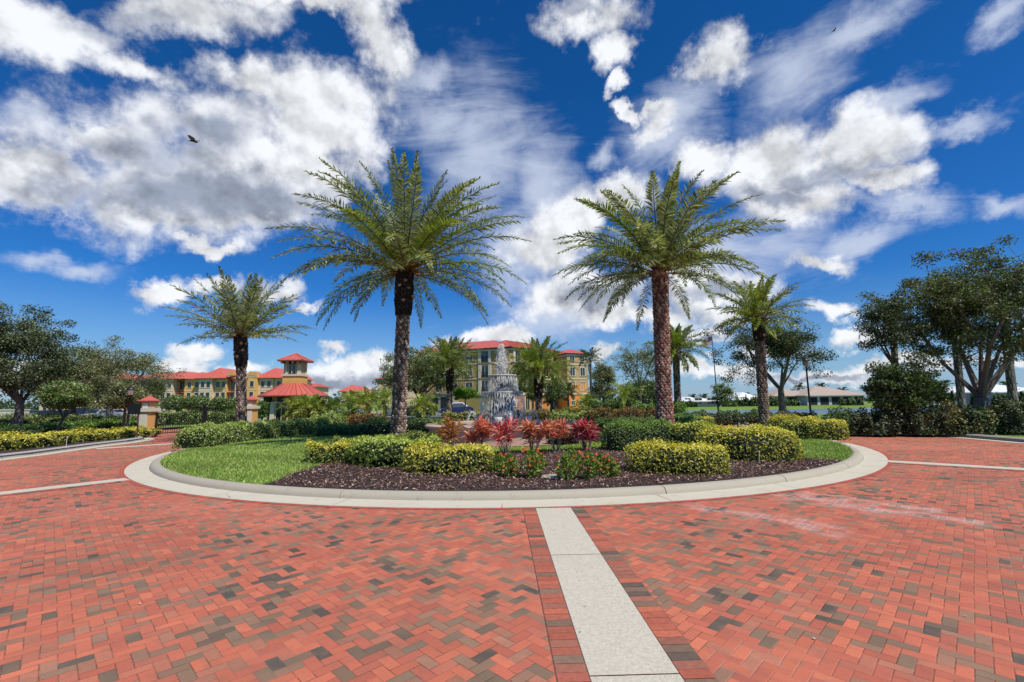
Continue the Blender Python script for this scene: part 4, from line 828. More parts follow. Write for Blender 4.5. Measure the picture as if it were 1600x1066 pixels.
    T('oak_tree', 'small leafy oak branch mass left of the massive oak', 'tree', 1412, 24, (1330, 1440, 448, 575), n=90, per=42, leaf=.115, tint=.8, cr=.5, tr=.10, cols=OAK+OLIVE[:3], seed=41, group=g, fork=3.0)
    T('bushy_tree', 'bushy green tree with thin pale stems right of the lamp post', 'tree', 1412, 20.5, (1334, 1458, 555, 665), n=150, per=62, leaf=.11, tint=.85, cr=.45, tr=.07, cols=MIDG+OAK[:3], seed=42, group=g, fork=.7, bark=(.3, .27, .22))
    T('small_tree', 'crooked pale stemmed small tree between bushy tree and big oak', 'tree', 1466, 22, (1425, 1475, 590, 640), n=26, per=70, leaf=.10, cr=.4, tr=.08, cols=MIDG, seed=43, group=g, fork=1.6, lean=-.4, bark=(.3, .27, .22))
trees()

def outer_beds():
    # left bed: gold shrubs along the kerb, green shrubs behind
    ga, gb = 'golden shrubs along the left kerb', 'green shrubs behind the golden ones'
    ys = [(-14, 704, .8), (22, 701, .75), (58, 698, .7), (88, 694, .72), (122, 690, .72), (163, 687, .62), (182, 684, .62), (200, 683, .62), (218, 681, .62), (234, 679.5, .6)]
    nm = ['cut off by the left picture edge', 'second from the left picture edge', 'third from the left picture edge', 'low and brownish, before the leaning young tree', 'brightest and roundest, right of the white stake', 'first of the tight run before the pillar',
          'second of the tight run before the pillar', 'below the black sign', 'under the sign post foot', 'last one touching the gate pillar']
    for q, (px, py, s) in enumerate(ys):
        shrub('golden_shrub', 'golden kerbside shrub, '+nm[q], 'shrub', gp((px, py)), 1.15*s/.7, .50*s/.7, YG+YEL, 100+q, ga, .085, 1, top=YEL, bumps=.14, z0=.115)
    ys = [(-10, 684), (38, 684), (72, 681), (100, 677), (128, 674.5), (152, 672.5), (176, 671), (198, 670)]
    nm = ['dark, cut by the picture edge', 'dark, second from the left edge', 'at the foot of the leaning tree', 'right of the leaning tree foot', 'mid green in the middle of the bed', 'left of the grey oak trunk', 'right of the grey oak trunk', 'closest to the gate pillar']
    for q, (px, py) in enumerate(ys):
        shrub('green_shrub', 'glossy green low shrub '+nm[q], 'shrub', gp((px, py)), 1.9, .62, MIDG if q < 3 else BRIGHT, 120+q, gb, .12, .9, bumps=.14, z0=.115)
    gc = 'loose yellow green bushes before the parking lot'
    for q, (px, Y, w, h) in enumerate([(5, 39, 3, .9), (45, 42, 3.2, 1.0), (85, 41, 3.2, .9), (125, 40, 3, .9), (152, 39, 2.6, .8), (205, 36, 2.4, .9)]):
        shrub('loose_bush', ['pale bush at the far left, before the low wall', 'pale bush below the dark parked cars', 'pale bush right of the grey road patch', 'pale bush left of the grey oak', 'pale bush just behind the grey oak trunk', 'pale bush behind the lamp post by the gate'][q], 'bush', [(X(px, Y)-1, Y), (X(px, Y)+1, Y)], w, h, LGT+OLIVE, 140+q, gc, .16, .8, bumps=.2, z0=0)
    # behind the gate fence
    for q, (px, Y, w) in enumerate([(268, 40, 3.0), (300, 40, 3.0), (340, 40, 3.0), (372, 41, 2.6)]):
        shrub('clipped_hedge', ['lime hedge behind the left half of the gate', 'lime hedge behind the middle of the gate', 'lime hedge behind the right half of the gate', 'lime hedge behind the left island palm'][q], 'hedge', [(X(px, Y)-.8, Y), (X(px, Y)+.8, Y)], 1.5, 1.15, LGT+MIDG, 150+q, 'hedges behind the gate', .13, .9, z0=0)
    # back verge right to left
    gd = 'shrubs along the far kerb'
    L = [((872, 652), (935, 651), (990, 652), .75, LGT+CROT[2:3], None, 'pale green hedge along the far kerb right of the fountain', 33, 1.4), ((930, 651), (970, 651), (1030, 650), 1.0, CROT+DKLEAF[:2], None, 'mixed red and green croton hedge right of the fountain', 31.5, 1.5),
         ((545, 0), (568, 0), (590, 0), .8, CROT, None, 'rusty red croton row left of the tall palm trunk', 33.5, 1.4), ((1098, 0), (1130, 0), (1190, 0), .72, OAK, MIDG, 'dark rounded hedge on the far verge before the lake', 31.0, 1.8),
         ((1190, 0), (1215, 0), (1236, 0), .6, CROT[4:]+OAK, None, 'low dark shrub behind the shorter right palm', 28.5, 1.3), ((1218, 0), (1240, 0), (1262, 0), .65, CROT[:2]+OLIVE, None, 'spiky reddish plant between the oak trunk and the lamp post', 30.5, 1.1),
         ((700, 0), (730, 0), (750, 0), .7, OLIVE+YEL[:2], None, 'golden low hedge in front of the garage', 40, 1.2), ((1010, 0), (1030, 0), (1050, 0), 1.3, BRIGHT, None, 'big leaved bright bush beside the right tall palm', 40, 2.6),
         ((940, 0), (955, 0), (965, 0), 1.5, MIDG, None, 'broad green bush left of the yellow feather palm', 46, 2.6), ((880, 0), (900, 0), (915, 0), .9, BRIGHT+CROT[3:4], None, 'fresh green bush below the orange wall', 44, 1.6),
         ((770, 0), (850, 0), (930, 0), .8, MIDG+CROT, None, 'long low mixed hedge beyond the fountain', 36.0, 1.2), ((520, 0), (535, 0), (548, 0), 1.0, MIDG, None, 'green bush left of the silver car', 34, 1.6)]
    for q, (a, b_, c, h, cols, top, lab, Y, w) in enumerate(L):
        P = [(X(p[0], Y, .1), Y) for p in (a, b_, c)]
        shrub('verge_shrub', lab, 'shrub', P, w, h, cols, 160+q, gd, .11 if Y < 34 else .15, .9, top=top, bumps=.12, z0=.115)
    ge = 'dark shrubs along the right kerb'
    R = [(1308, 20.6, .8, MIDG), (1338, 20.6, .9, MIDG+OAK), (1370, 20.2, 1.0, OAK), (1402, 20.3, 1.1, MIDG+OAK), (1436, 19.9, 1.15, OAK), (1462, 19.9, 1.0, CROT+OAK), (1490, 20.2, .95, CROT+OLIVE), (1512, 19.4, .9, LGT+OAK+CROT[3:4]), (1545, 19.2, 1.0, OAK+MIDG), (1580, 19.0, 1.15, OAK), (1612, 18.8, 1.2, OAK)]
    nm = ['first and lowest, leafy, at the road bend', 'leafy, under the bushy tree, left side', 'deep shade, under the bushy tree', 'behind the pale thin stem', 'blackish, right of the pale thin stem', 'with red leaves, left of the palm trunk',
          'rusty, at the foot of the grey palm', 'yellowish, between palm and oak trunks', 'at the foot of the massive oak', 'dark, right of the massive oak', 'last one, cut by the right picture edge']
    for q, (px, Y, h, cols) in enumerate(R):
        yy = Y + .3; x = X(px, yy, .1)
        shrub('kerb_shrub', 'kerbside shrub on the right: '+nm[q], 'shrub', [(x-.25, yy), (x+.25, yy+.1)], 1.5, h*.95, cols, 180+q, ge, .095, .9, bumps=.2, z0=.115)
outer_beds()
# ------------------------------------------------------------------ buildings
RED = (0.56, 0.125, 0.092)
CREAM, OCHRE, YELLOW, ORANGE, OLIVEW = (0.68, 0.52, 0.37), (0.66, 0.36, 0.13), (0.72, 0.40, 0.12), (0.76, 0.24, 0.05), (0.40, 0.265, 0.095)
def window(parent, x, z, w, h, y=0.0, arch=False, wide=.12, mull=True, door=False, trim=True):
    """framed window on a wall whose outer face is the plane y (facing -y)"""
    b = B(); t = wide; c = (0.60, 0.54, 0.42)
    if trim:
        b.box(x-w/2-t, y-.07, z, x-w/2, y-.003, z+h, c); b.box(x+w/2, y-.07, z, x+w/2+t, y-.003, z+h, c)
        b.box(x-w/2-t, y-.08, z+h+.001, x+w/2+t, y-.003, z+h+t, c)
        if not door: b.box(x-w/2-t*1.5, y-.11, z-t, x+w/2+t*1.5, y-.003, z-.001, c)
    if mull:
        b.box(x-.035, y-.05, z, x+.035, y-.022, z+h, c)
    if not (trim or mull): b.box(x-w/2-.02, y-.03, z-.02, x+w/2+.02, y-.015, z-.001, c)
    f = b.obj('window', ATTR, parent)
    b = B()
    if arch:
        a = np.linspace(0, PI, 9); pts = [(x+w/2*math.cos(q), y-.018, z+h-w/2+w/2*math.sin(q)) for q in a]
        b.add([(x-w/2, y-.018, z), (x+w/2, y-.018, z)]+pts, [tuple(range(2+len(pts)))[::1]])
    else: b.add([(x-w/2, y-.018, z), (x+w/2, y-.018, z), (x+w/2, y-.018, z+h), (x-w/2, y-.018, z+h)], [(0, 1, 2, 3)])
    b.obj('pane', GLASS, f); return f
def face(root, p, q, name='facade', depth=12.0):
    """an empty-free helper: returns a placement (angle, location) for a wall running p->q seen from the -normal side"""
    return math.atan2(q[1]-p[1], q[0]-p[0])
def place(o, ang, loc):
    o.rotation_euler = (0, 0, ang); o.location = loc
def courses(root, boxes, ang=None, loc=None):
    for q in boxes:
        b = B(); b.box(*q); o = b.obj('string_course', TRIM, root)
        if ang is not None: place(o, ang, loc)
def center_building():
    root = thing('apartment_building', 'four storey olive and orange apartment block with red metal roofs behind the fountain', 'building', (0, 0, 0))
    fh = 2.98; H = 11.9
    def wing(p, q, depth, cols, n, base=0.0, H=H, roof=2.4, winw=1.5, names=None, lows=(0.36, 0.26, 0.10), over=.7, pair=False, doors=()):
        ang = face(root, p, q); L = math.hypot(q[0]-p[0], q[1]-p[1]); loc = (p[0], p[1], base)
        b = B(); b.box(0, 0, 3.1, L, depth, H, cols); o = b.obj('wall', STUCCO, root); place(o, ang, loc); wall = o
        b = B(); b.box(.02, .02, 0, L-.02, depth-.02, 3.098, lows); o = b.obj('ground_floor', STUCCO, root); place(o, ang, loc)
        courses(root, [(-.10, -.12, 3.0, L+.1, depth+.1, 3.30), (-.06, -.08, 6.1, L+.06, depth+.06, 6.26), (-.06, -.08, 9.05, L+.06, depth+.06, 9.22), (-.12, -.14, H-.42, L+.12, depth+.12, H-.12)], ang, loc)
        b = B(); b.hip(-over, -over, L+over, depth+over, H+.12, roof, c=RED, rib=.6, fas=(.09, .035, .03)); o = b.obj('roof', ROOF, root); place(o, ang, loc)
        for i in range(n):
            x = L*(i+.5)/n
            for k in range(1, 4):
                z = 3.0+fh*(k-1)+.85
                if i in doors:
                    b = B(); b.box(x-1.35, -.22, z-.55, x-.78, -.004, z+2.0); b.box(x+.78, -.22, z-.55, x+1.35, -.004, z+2.0); o = b.obj('pilaster', TRIM, root); place(o, ang, loc)
                    w = window(root, x, z-.35, 1.45, 2.25, arch=(k == 2), door=True, wide=.05)
                    place(w, ang, loc)
                    b = B(); b.box(x-.75, -.20, z-.35, x+.75, -.16, z-.30); b.box(x-.75, -.20, z+.55, x+.75, -.16, z+.60)
                    for s in np.linspace(-.72, .72, 12): b.box(x+s-.012, -.19, z-.30, x+s+.012, -.17, z+.55)
                    o = b.obj('railing', IRON, root); place(o, ang, loc)
                else:
                    w = window(root, x, z, winw, 1.65); place(w, ang, loc)
        return ang, L, loc
    K = (X(797, 86), 86.0); A = (X(648, 92), 94.0); Rr = (X(884, 100), 100.0)
    ang, L, loc = wing(A, K, 13, OLIVEW, 6, doors=(4,), lows=(.36, .27, .10))
    # garage on the left wing
    g0 = L*(700-648)/(797-648)
    b = B(); b.box(g0-3.6, -2.2, 0, g0+2.6, -.02, 3.35, (.34, .30, .24)); b.box(g0-3.9, -2.5, 3.352, g0+2.9, -.15, 3.62, (.42, .38, .31)); o = b.obj('porte_cochere', STUCCO, root); place(o, ang, loc)
    for dx in (-1.9, 1.0):
        b = B(); b.box(g0+dx-1.15, -2.26, .05, g0+dx+1.15, -2.203, 2.7, (.02, .022, .03)); o = b.obj('garage_opening', ATTR, root); place(o, ang, loc)
    ang, L, loc = wing(K, Rr, 12, (.38, .26, .10), 4, lows=(.55, .22, .06), doors=(0,))
    for i, x in enumerate(np.linspace(1.2, L-1.2, 5)):
        w = window(root, x, .2 if i % 2 else .9, 1.2 if i % 2 else .9, 2.3 if i % 2 else 1.0, arch=bool(i % 2), door=bool(i % 2), wide=.2); place(w, ang, loc)
    p, q = (X(888, 93), 93.0), (X(920, 95), 95.0)
    ang, L, loc = wing(p, q, 12, (.46, .31, .14), 2, H=11.3, roof=1.2, winw=1.05, lows=ORANGE, over=.45)
    for x in (1.2, 2.9):
        w = window(root, x, .9, .7, .8, wide=.14); place(w, ang, loc)
    b = B(); b.box(-.03, -.04, 3.31, L+.03, -.003, 5.3, (.58, .27, .09)); o = b.obj('orange_wall_panel', STUCCO, root); place(o, ang, loc)
    # side wall of the front wing carries two windows
center_building()

def left_building():
    root = thing('apartment_building', 'long three storey cream and ochre apartment block with pink red roofs behind the gate', 'building', (0, 0, 0))
    Y = 118.0; fh = 2.75; bays = [(60, 92, CREAM, 0), (92, 124, OCHRE, -1), (124, 158, CREAM, 0), (158, 190, YELLOW, -.6), (190, 222, CREAM, .4), (222, 252, OCHRE, -1), (252, 272, CREAM, -1.2), (272, 285, ORANGE, .8), (285, 312, YELLOW, 0),
        (312, 332, CREAM, -1.0), (332, 352, YELLOW, 0), (352, 366, OCHRE, 1.0), (366, 386, CREAM, -.4), (386, 402, YELLOW, -.9), (402, 424, CREAM, 0), (424, 452, CREAM, .5)]
    for i, (a, c, colr, dy) in enumerate(bays):
        x0, x1 = X(a, Y), X(c, Y); yy = Y+dy; H = 8.5 if i not in (11, 13) else 9.3
        b = B(); b.box(x0+.01*(i % 2), yy, 0, x1-.01*(i % 2), Y+12+.01*i, H, colr); b.obj('wall', STUCCO, root)
        courses(root, [(x0-.04, yy-.09, 2.75, x1+.04, yy-.002, 2.98), (x0-.04, yy-.09, H-.35, x1+.04, yy-.002, H-.1)]+([(x0-.04, yy-.06, 5.5, x1+.04, yy-.002, 5.65)] if dy <= 0 else []))
        w = x1-x0
        for k in range(3):
            for s in ((.28, .72) if w > 2.8 else (.5,)):
                if dy > .7:          # recessed loggia with rail and little red awning
                    f = window(root, (x0+x1)/2, .4+fh*k, w*.62, 2.0, y=yy, wide=.05)
                    b = B(); b.add([(x0+.1, yy-1.2, 2.35+fh*k), (x1-.1, yy-1.2, 2.35+fh*k), (x1-.1, yy-.004, 2.75+fh*k), (x0+.1, yy-.004, 2.75+fh*k)], [(0, 1, 2, 3)], RED); b.obj('awning', ROOF, root); break
                f = window(root, x0+w*s, .85+fh*k, .95, 1.45, y=yy, wide=.14, mull=False)
    for (a, c, y0, h, z) in ((56, 200, -1.4, 2.4, 8.62), (198, 256, -1.6, 2.2, 8.58), (246, 292, -1.9, 2.2, 8.66), (285, 320, -.8, 1.9, 8.60), (306, 354, -1.7, 2.9, 8.68), (396, 440, -.9, 2.8, 8.63), (430, 456, -1.1, 2.0, 8.57), (364, 388, -1.1, 1.5, 8.55)):
        b = B(); b.hip(X(a, Y), Y+y0, X(c, Y), Y+12.4, z, h, c=RED, rib=1.2, fas=(.30, .10, .07)); b.obj('roof', ROOF, root)
    for (a, c) in ((353, 365), (387, 401)):
        x0, x1 = X(a, Y), X(c, Y); b = B(); b.box(x0, Y-1.05, 9.3, x1, Y+1, 9.9, OCHRE); b.box(x0+.3, Y-1.07, 9.9, x1-.3, Y+1, 10.25, OCHRE); b.obj('parapet', STUCCO, root)
left_building()

def small_blocks():
    def block(px0, px1, Y, H, rh, colr, lab, name='house', depth=9, nw=3, over=.6):
        x0, x1 = X(px0, Y), X(px1, Y); root = thing(name, lab, 'building', ((x0+x1)/2, Y, 0), group=None); w = (x1-x0)/2
        b = B(); b.box(-w, 0, 0, w, depth, H, colr); b.obj('wall', STUCCO, root)
        b = B(); b.hip(-w-over, -over, w+over, depth+over, H+.1, rh, c=RED, rib=.9, fas=(.3, .12, .08)); b.obj('roof', ROOF, root)
        for k in range(max(1, int(H/2.9))):
            for i in range(nw): window(root, -w+2*w*(i+.5)/nw, .9+2.9*k, .9, 1.4, wide=.14, mull=False)
        return root
    block(533, 556, 84, 3.9, 1.2, (.62, .34, .14), 'small orange hut with red hip roof between gatehouse and tall palm')
    block(589, 640, 112, 7.6, 1.4, CREAM, 'cream block with red eave peeking out behind the oak')
    block(474, 492, 130, 6.6, 1.0, CREAM, 'low cream block with red roof right behind the gatehouse')
small_blocks()

def gatehouse():
    Y = 47.0; cx = X(458, Y); root = thing('gatehouse', 'ochre gatehouse with flared red metal roof and square bell tower', 'gatehouse', (cx, Y, 0))
    zE = Z(455, 618, Y-2.6); w = 1.95; fr = -1.95
    b = B(); b.box(-w, fr, 0, w, 1.95, zE-.08, YELLOW); b.obj('wall', STUCCO, root)
    b = B()
    for x in (-w, -w+.75, w-.28): b.box(x-.12, fr-.16, 0, x+.30, fr-.004, zE-.75)
    b.box(-w-.12, fr-.18, zE-.748, w+.16, fr-.004, zE-.56); b.obj('pilaster', TRIM, root)
    b = B(); e = 2.85; z2 = Z(455, 600, Y); t = 1.0
    V = [(-e, -e, zE), (e, -e, zE), (e, e, zE), (-e, e, zE), (-t, -t, z2), (t, -t, z2), (t, t, z2), (-t, t, z2)]
    # clipped corners: an eight sided flare
    k = .55; O = [(-e, -e*k), (-e*k, -e), (e*k, -e), (e, -e*k), (e, e*k), (e*k, e), (-e*k, e), (-e, e*k)]; I = [(-t, -t*k), (-t*k, -t), (t*k, -t), (t, -t*k), (t, t*k), (t*k, t), (-t*k, t), (-t, t*k)]
    V = [(x, y, zE) for x, y in O]+[(x, y, z2) for x, y in I]; b.add(V, [(i, (i+1) % 8, (i+1) % 8+8, i+8) for i in range(8)], RED)
    b.add([(x, y, zE-.02) for x, y in O], [tuple(range(8))[::-1]], (.25, .12, .07))
    V = np.array(V)
    for i in range(8):
        p, q, p2, q2 = V[i], V[(i+1) % 8], V[i+8], V[(i+1) % 8+8]; n = max(1, int(np.linalg.norm(q-p)/.55))
        for s in np.arange(n+1)/n: b.tube([p+(q-p)*s+[0, 0, .02], p2+(q2-p2)*s+[0, 0, .02]], .03, 4, np.array(RED)*(.62 if 0 < s < 1 else 1.15), False)
        b.tube([p+[0, 0, -.05], q+[0, 0, -.05]], .09, 4, (.22, .05, .04), False)
    b.obj('roof', ROOF, root)
    zt = Z(460, 566, Y); s = .82; tb = B()
    tb.box(-s-.05, -s-.05, z2-.1, s+.05, s+.05, z2+.75, YELLOW); tb.box(-s+.06, -s+.06, z2+.93, s-.06, s-.06, zt, (.52, .38, .18)); tb.obj('tower', STUCCO, root)
    b = B(); b.box(-s-.14, -s-.14, z2+.752, s+.14, s+.14, z2+.928)
    for x in (-s, s-.28):
        for y in (-s, s-.28): b.box(x, y, z2+.93, x+.28, y+.28, zt-.02)
    b.obj('tower_moulding', TRIM, root)
    f = window(root, 0.0, z2+1.0, .62, 1.6, y=-s+.05, arch=True, wide=.1, mull=True, trim=False)
    wl = window(root, 0, z2+1.0, .7, 1.75, y=0, arch=True, trim=False, mull=False); wl.rotation_euler = (0, 0, PI/2); wl.rotation_euler = (0, 0, -PI/2); wl.location = (-s+.05, 0, 0)
    for x in (-s-.1, -s+.45, s-.65, s-.1): b = B(); b.box(x, -s-.5, zt-.22, x+.2, -s-.02, zt-.02, (.10, .05, .03)); b.obj('eave_bracket', ATTR, root)
    b = B(); zz = zt; ap = Z(460, 553, Y)-zz; b.hip(-1.28, -1.28, 1.28, 1.28, zz+.12, ap-.1, c=RED, rib=.5, fas=(.2, .06, .045)); b.obj('tower_roof', ROOF, root)
    window(root, -.25, .05, 1.05, 2.0, y=fr, wide=.06, door=True); window(root, 1.15, .9, .8, 1.1, y=fr, wide=.06)
    b = B(); b.box(-w+.22, fr-.03, .05, -w+.62, fr-.006, 1.95, (.05, .03, .03)); b.obj('door', ATTR, root)
    for x in (-w+.45, -.15, 1.5):
        b = B(); b.box(x-.26, fr-.62, zE-.62, x+.26, fr-.05, zE-.1, (.05, .025, .02)); b.obj('eave_bracket', ATTR, root)
gatehouse()

def gate():
    def pillar(px, Y, lab):
        x = X(px, Y); root = thing('gate_pillar', lab, 'gate pillar', (x, Y, 0.05), group='gate pillars'); w = .30
        zt = Z(px, 618, Y)-.05
        b = B(); b.box(-w, -w, 0, w, w, zt*.60, OCHRE); b.box(-w*.72, -w*.72, zt*.60+.20, w*.72, w*.72, zt-.35, (.62, .38, .2)); b.obj('shaft', STUCCO, root)
        b = B(); b.box(-w-.08, -w-.08, 0, w+.08, w+.08, .22); b.box(-w-.1, -w-.1, zt*.60+.002, w+.1, w+.1, zt*.60+.198); b.box(-w*.7, -w-.03, .35, w*.7, -w-.002, zt*.60-.12)
        a = np.linspace(0, PI, 9); b.add([(.15, -w*.72-.02, zt*.6+.2)]+[(.15*math.cos(q), -w*.72-.02, zt*.60+.36+.15*math.sin(q)) for q in a]+[(-.15, -w*.72-.02, zt*.6+.2)], [tuple(range(11))[::-1]]); b.obj('moulding', TRIM, root)
        b = B(); b.hip(-w-.05, -w-.05, w+.05, w+.05, zt-.30, .30, c=RED, t=.06, fas=(.3, .05, .04)); b.obj('cap', ROOF, root); return x, Y
    a = pillar(228, 26.0, 'gate pillar with red pyramid cap behind the black sign'); c = pillar(391, 32.5, 'gate pillar with red pyramid cap between island palm and gatehouse')
    p, q = np.array(a)+[.4, .1], np.array(c)-[.4, 0]; L = np.linalg.norm(q-p); root = thing('iron_gate', 'low black wrought iron double gate between the two capped pillars', 'gate', (p[0], p[1], 0.04), math.atan2(q[1]-p[1], q[0]-p[0]))
    for s in range(2):
        b = B(); x0, x1 = L*s/2+.04, L*(s+1)/2-.04
        top = lambda x: 1.18+.16*math.cos((x-L/2)/(L/2)*PI/2*1.6)
        for x in np.arange(x0, x1, .145): b.tube([(x, 0, .1), (x, 0, top(x)+.12)], .018, 4)
        for z in (.15, .42): b.tube([(x0, 0, z), (x1, 0, z)], .022, 4)
        xx = np.linspace(x0, x1, 12); b.tube([(x, 0, top(x)) for x in xx], .022, 4)
        for x in (x0, x1): b.box(x-.04, -.04, 0, x+.04, .04, top(x)+.25)
        b.obj('leaf', IRON, root)
    b = B(); b.box(L/2-.07, .06, 0, L/2+.07, .2, 1.75); b.obj('post', IRON, root)
gate()

def misc():
    # fence to the right of the gatehouse / park wall at far left
    x0, x1 = X(-40, 44), X(38, 44); root = thing('low_wall', 'low cream wall with orange end at the far left behind the bushes', 'wall', (x0, 44, 0)); b = B(); b.box(0, 0, 0, x1-x0, .3, 1.5, (.66, .6, .5)); b.obj('wall', STUCCO, root)
    b = B(); b.box(-.05, -.05, 1.502, x1-x0+.05, .35, 1.62); b.obj('coping', TRIM, root)
    # black sign (back side)
    Y = 23.6; x = X(212, Y); root = thing('traffic_sign', 'back of a square black traffic sign on a brown post before the left gate pillar', 'sign', (x, Y, .1))
    zc, zb = Z(204, 631, Y)-.1, Z(204, 647.5, Y)-.1; b = B(); b.tube([(0.05, 0, 0), (0.0, 0, zb+.25)], .035, 6, (.10, .04, .025)); b.obj('post', ATTR, root)
    b = B(); b.box(-.47, -.05, zb, .12, -.02, zc, (.008, .008, .009)); b.box(-.2, -.02, zb+.1, -.14, .0, zc-.1, (.02, .02, .02)); b.obj('panel', ATTR, root)
    # brown sign on the island: two posts, panel with three rows
    x, y = G(1262, 684.5, .125); root = thing('garden_sign', 'small brown sign board on two posts in front of the yellow bush', 'sign', (x, y-.25, .12), R_(-18))
    b = B(); b.box(-.33, -.03, 0, -.27, .03, .78, (.05, .035, .03)); b.obj('post', ATTR, root); b = B(); b.box(.27, -.03, 0, .33, .03, .74, (.07, .05, .04)); b.obj('post', ATTR, root)
    b = B(); b.box(-.268, -.02, .22, .268, .02, .76, (.11, .045, .035)); b.obj('panel', ATTR, root)
    b = B(); rng = np.random.default_rng(5)
    for z, w in ((.66, .40), (.55, .44), (.45, .30), (.34, .36)):
        xx = -w/2
        while xx < w/2:
            l = rng.uniform(.02, .07); b.box(xx, -.0235, z-.018, xx+l, -.021, z+.018, (.42, .33, .30)); xx += l+.018
    b.obj('lettering', ATTR, root)
    # ground plate
    x, y = G(867, 745.5, .14); o = B(); o.lathe([(0.0, .012), (.26, .012), (.27, 0)], 20, (.46, .45, .43)); o.V = [v*[1, 1.0, 1] for v in o.V]; p = o.obj('meter_cover', CONC_K, None, loc=(x, y, .150)); tag(p, 'pale grey round concrete cover lying in the mulch between the flowers', 'cover')
    # spotlights
    for q, (px, py, lab) in enumerate([(1155, 676, 'small black spotlight on the lawn before the far kerb'), (1168, 720, 'tiny white marker stake in the big golden hedge'), (103, 700, 'thin white stake at the left kerb bed')]):
        x, y = G(px, py, .125)
        if q == 0:
            root = thing('garden_spotlight', lab, 'garden light', (x, y, .12)); b = B(); b.tube([(0, 0, 0), (0, 0, .28)], .025, 6); b.tube([(0, 0, .24), (.05, .12, .42)], .07, 8); b.obj('lamp_body', IRON, root)
        else:
            b = B(); b.tube([(0, 0, 0), (.02, -.02, .28 if q == 1 else .42)], .008, 5, (.7, .68, .6)); b.tube([(.02, -.02, .27 if q == 1 else .41), (.02, -.02, .31 if q == 1 else .46)], .012, 5, (.75, .74, .7)); p = b.obj('stake', ATTR, loc=(x, y-.55 if q == 1 else y, .12)); tag(p, lab, 'stake')
    # street lamps
    def lamp(px, py, top, Y, lab):
        x = X(px, Y, .1); zt = Z(px-6, top, Y)-.1; root = thing('street_lamp', lab, 'street lamp', (x, Y, .1), group='black lantern street lamps')
        b = B(); b.lathe([(.16, 0), (.15, .25), (.09, .4), (.065, .6), (.05, zt-.62), (.07, zt-.6), (.04, zt-.52)], 12); b.obj('post', IRON, root, smooth=True)
        b = B(); b.lathe([(.06, zt-.50), (.17, zt-.46), (.21, zt-.12), (.19, zt-.10)], 8, (.5, .42, .33)); b.obj('lantern_glass', mat('lantern_glass', (.34, .27, .22), .25, .2, 5), root)
        b = B(); b.lathe([(.25, zt-.10), (.2, zt-.02), (.06, zt+.08), (.03, zt+.16), (0.001, zt+.2)], 12)
        for k in range(8): a = k*PI/4; b.tube([(.17*math.cos(a), .17*math.sin(a), zt-.46), (.21*math.cos(a), .21*math.sin(a), zt-.1)], .012, 4)
        b.obj('lantern_cap', IRON, root)
    lamp(1268, 660, 561, 31.5, 'black lantern lamp post between the spreading oak and the tan roofed house')
    lamp(198, 664, 606, 30, 'dark lamp post among the left trees beside the black sign')
    lamp(914, 652, 624, 60, 'tiny far lamp post before the orange wall')
    # flagpole
    Y = 44; x = X(1123, Y); zt = Z(1113, 525, Y); root = thing('flagpole', 'tall grey flagpole leaning a little, beside the slim young tree', 'flagpole', (x, Y, 0))
    b = B(); b.tube([(0, 0, 0), (-.1, 0, zt)], [.07, .035], 8, (.12, .12, .13)); b.obj('pole', mat('pole_grey', (.10, .10, .11), .4), root, smooth=True)
    b = B(); b.tube([(-.1, 0, zt), (-.1, 0, zt+.12)], .06, 8, (.5, .4, .1)); b.obj('finial', ATTR, root)
    n, m = 12, 13; V = []; hh, ww = .78, 1.25
    for j in range(m+1):
        for i in range(n+1):
            u, v = i/n, j/m; V.append((-.14-ww*u*.82, .10*math.sin(u*9+v*1.5)*u, zt-.06-hh*v-.42*u*u-.05*u))
    Fq, cc = [], []
    for j in range(m):
        for i in range(n):
            Fq.append((j*(n+1)+i, (j+1)*(n+1)+i, (j+1)*(n+1)+i+1, j*(n+1)+i+1)); cc.append((.06, .07, .2) if i < 5 and j < 7 else ((.45, .05, .06) if j % 2 == 0 else (.7, .68, .66)))
    b = B(); b.add(V, Fq, np.array(cc)); p = b.obj('flag', PETAL, loc=(x, Y, 0)); tag(p, 'small red and white striped flag with blue corner drooping from the flagpole', 'flag')
    # bird
    d = ray(302, 220); d = d/np.linalg.norm(d)*62; b = B(); root = thing('bird', 'small dark bird gliding in front of the big grey cloud', 'bird', (d[0], d[1], EYE+d[2]), R_(8))
    b = B(); b.tube([(-.46, 0, -.01), (-.36, 0, -.02), (-.15, 0, -.03), (.12, 0, -.02), (.3, 0, .0), (.42, 0, .01)], [.015, .05, .085, .08, .05, .015], 8, (.05, .02, .02)); b.obj('body', BARK, root, smooth=True)
    for s in (-1, 1):
        b = B(); V = [(-.2, 0, 0), (.18, 0, 0), (.30, .35*s, .10), (.02, .75*s, .17), (-.22, .72*s, .17), (-.24, .35*s, .09)]; b.add(V, [(0, 1, 2, 5), (5, 2, 3, 4)], (.22, .16, .14)); b.obj('wing', BARK, root)
    b = B(); b.add([(.38, 0, 0), (.62, -.12, .03), (.6, .12, .03)], [(0, 1, 2)], (.06, .04, .04)); b.obj('tail', BARK, root)
    d = ray(1303, 48); d = d/np.linalg.norm(d)*90; b = B(); b.tube([(-.18, 0, 0), (0, 0, -.02), (.2, 0, 0)], [.02, .07, .02], 6, (.03, .03, .035)); b.add([(-.08, -.4, .1), (.1, -.4, .1), (.1, 0, 0), (-.08, 0, 0), (.1, .4, .1), (-.08, .4, .1)], [(0, 1, 2, 3), (3, 2, 4, 5)], (.03, .03, .035))
    tag(b.obj('bird', BARK, loc=(d[0], d[1], EYE+d[2])), 'tiny bird speck high in the blue at the upper right', 'bird')
misc()

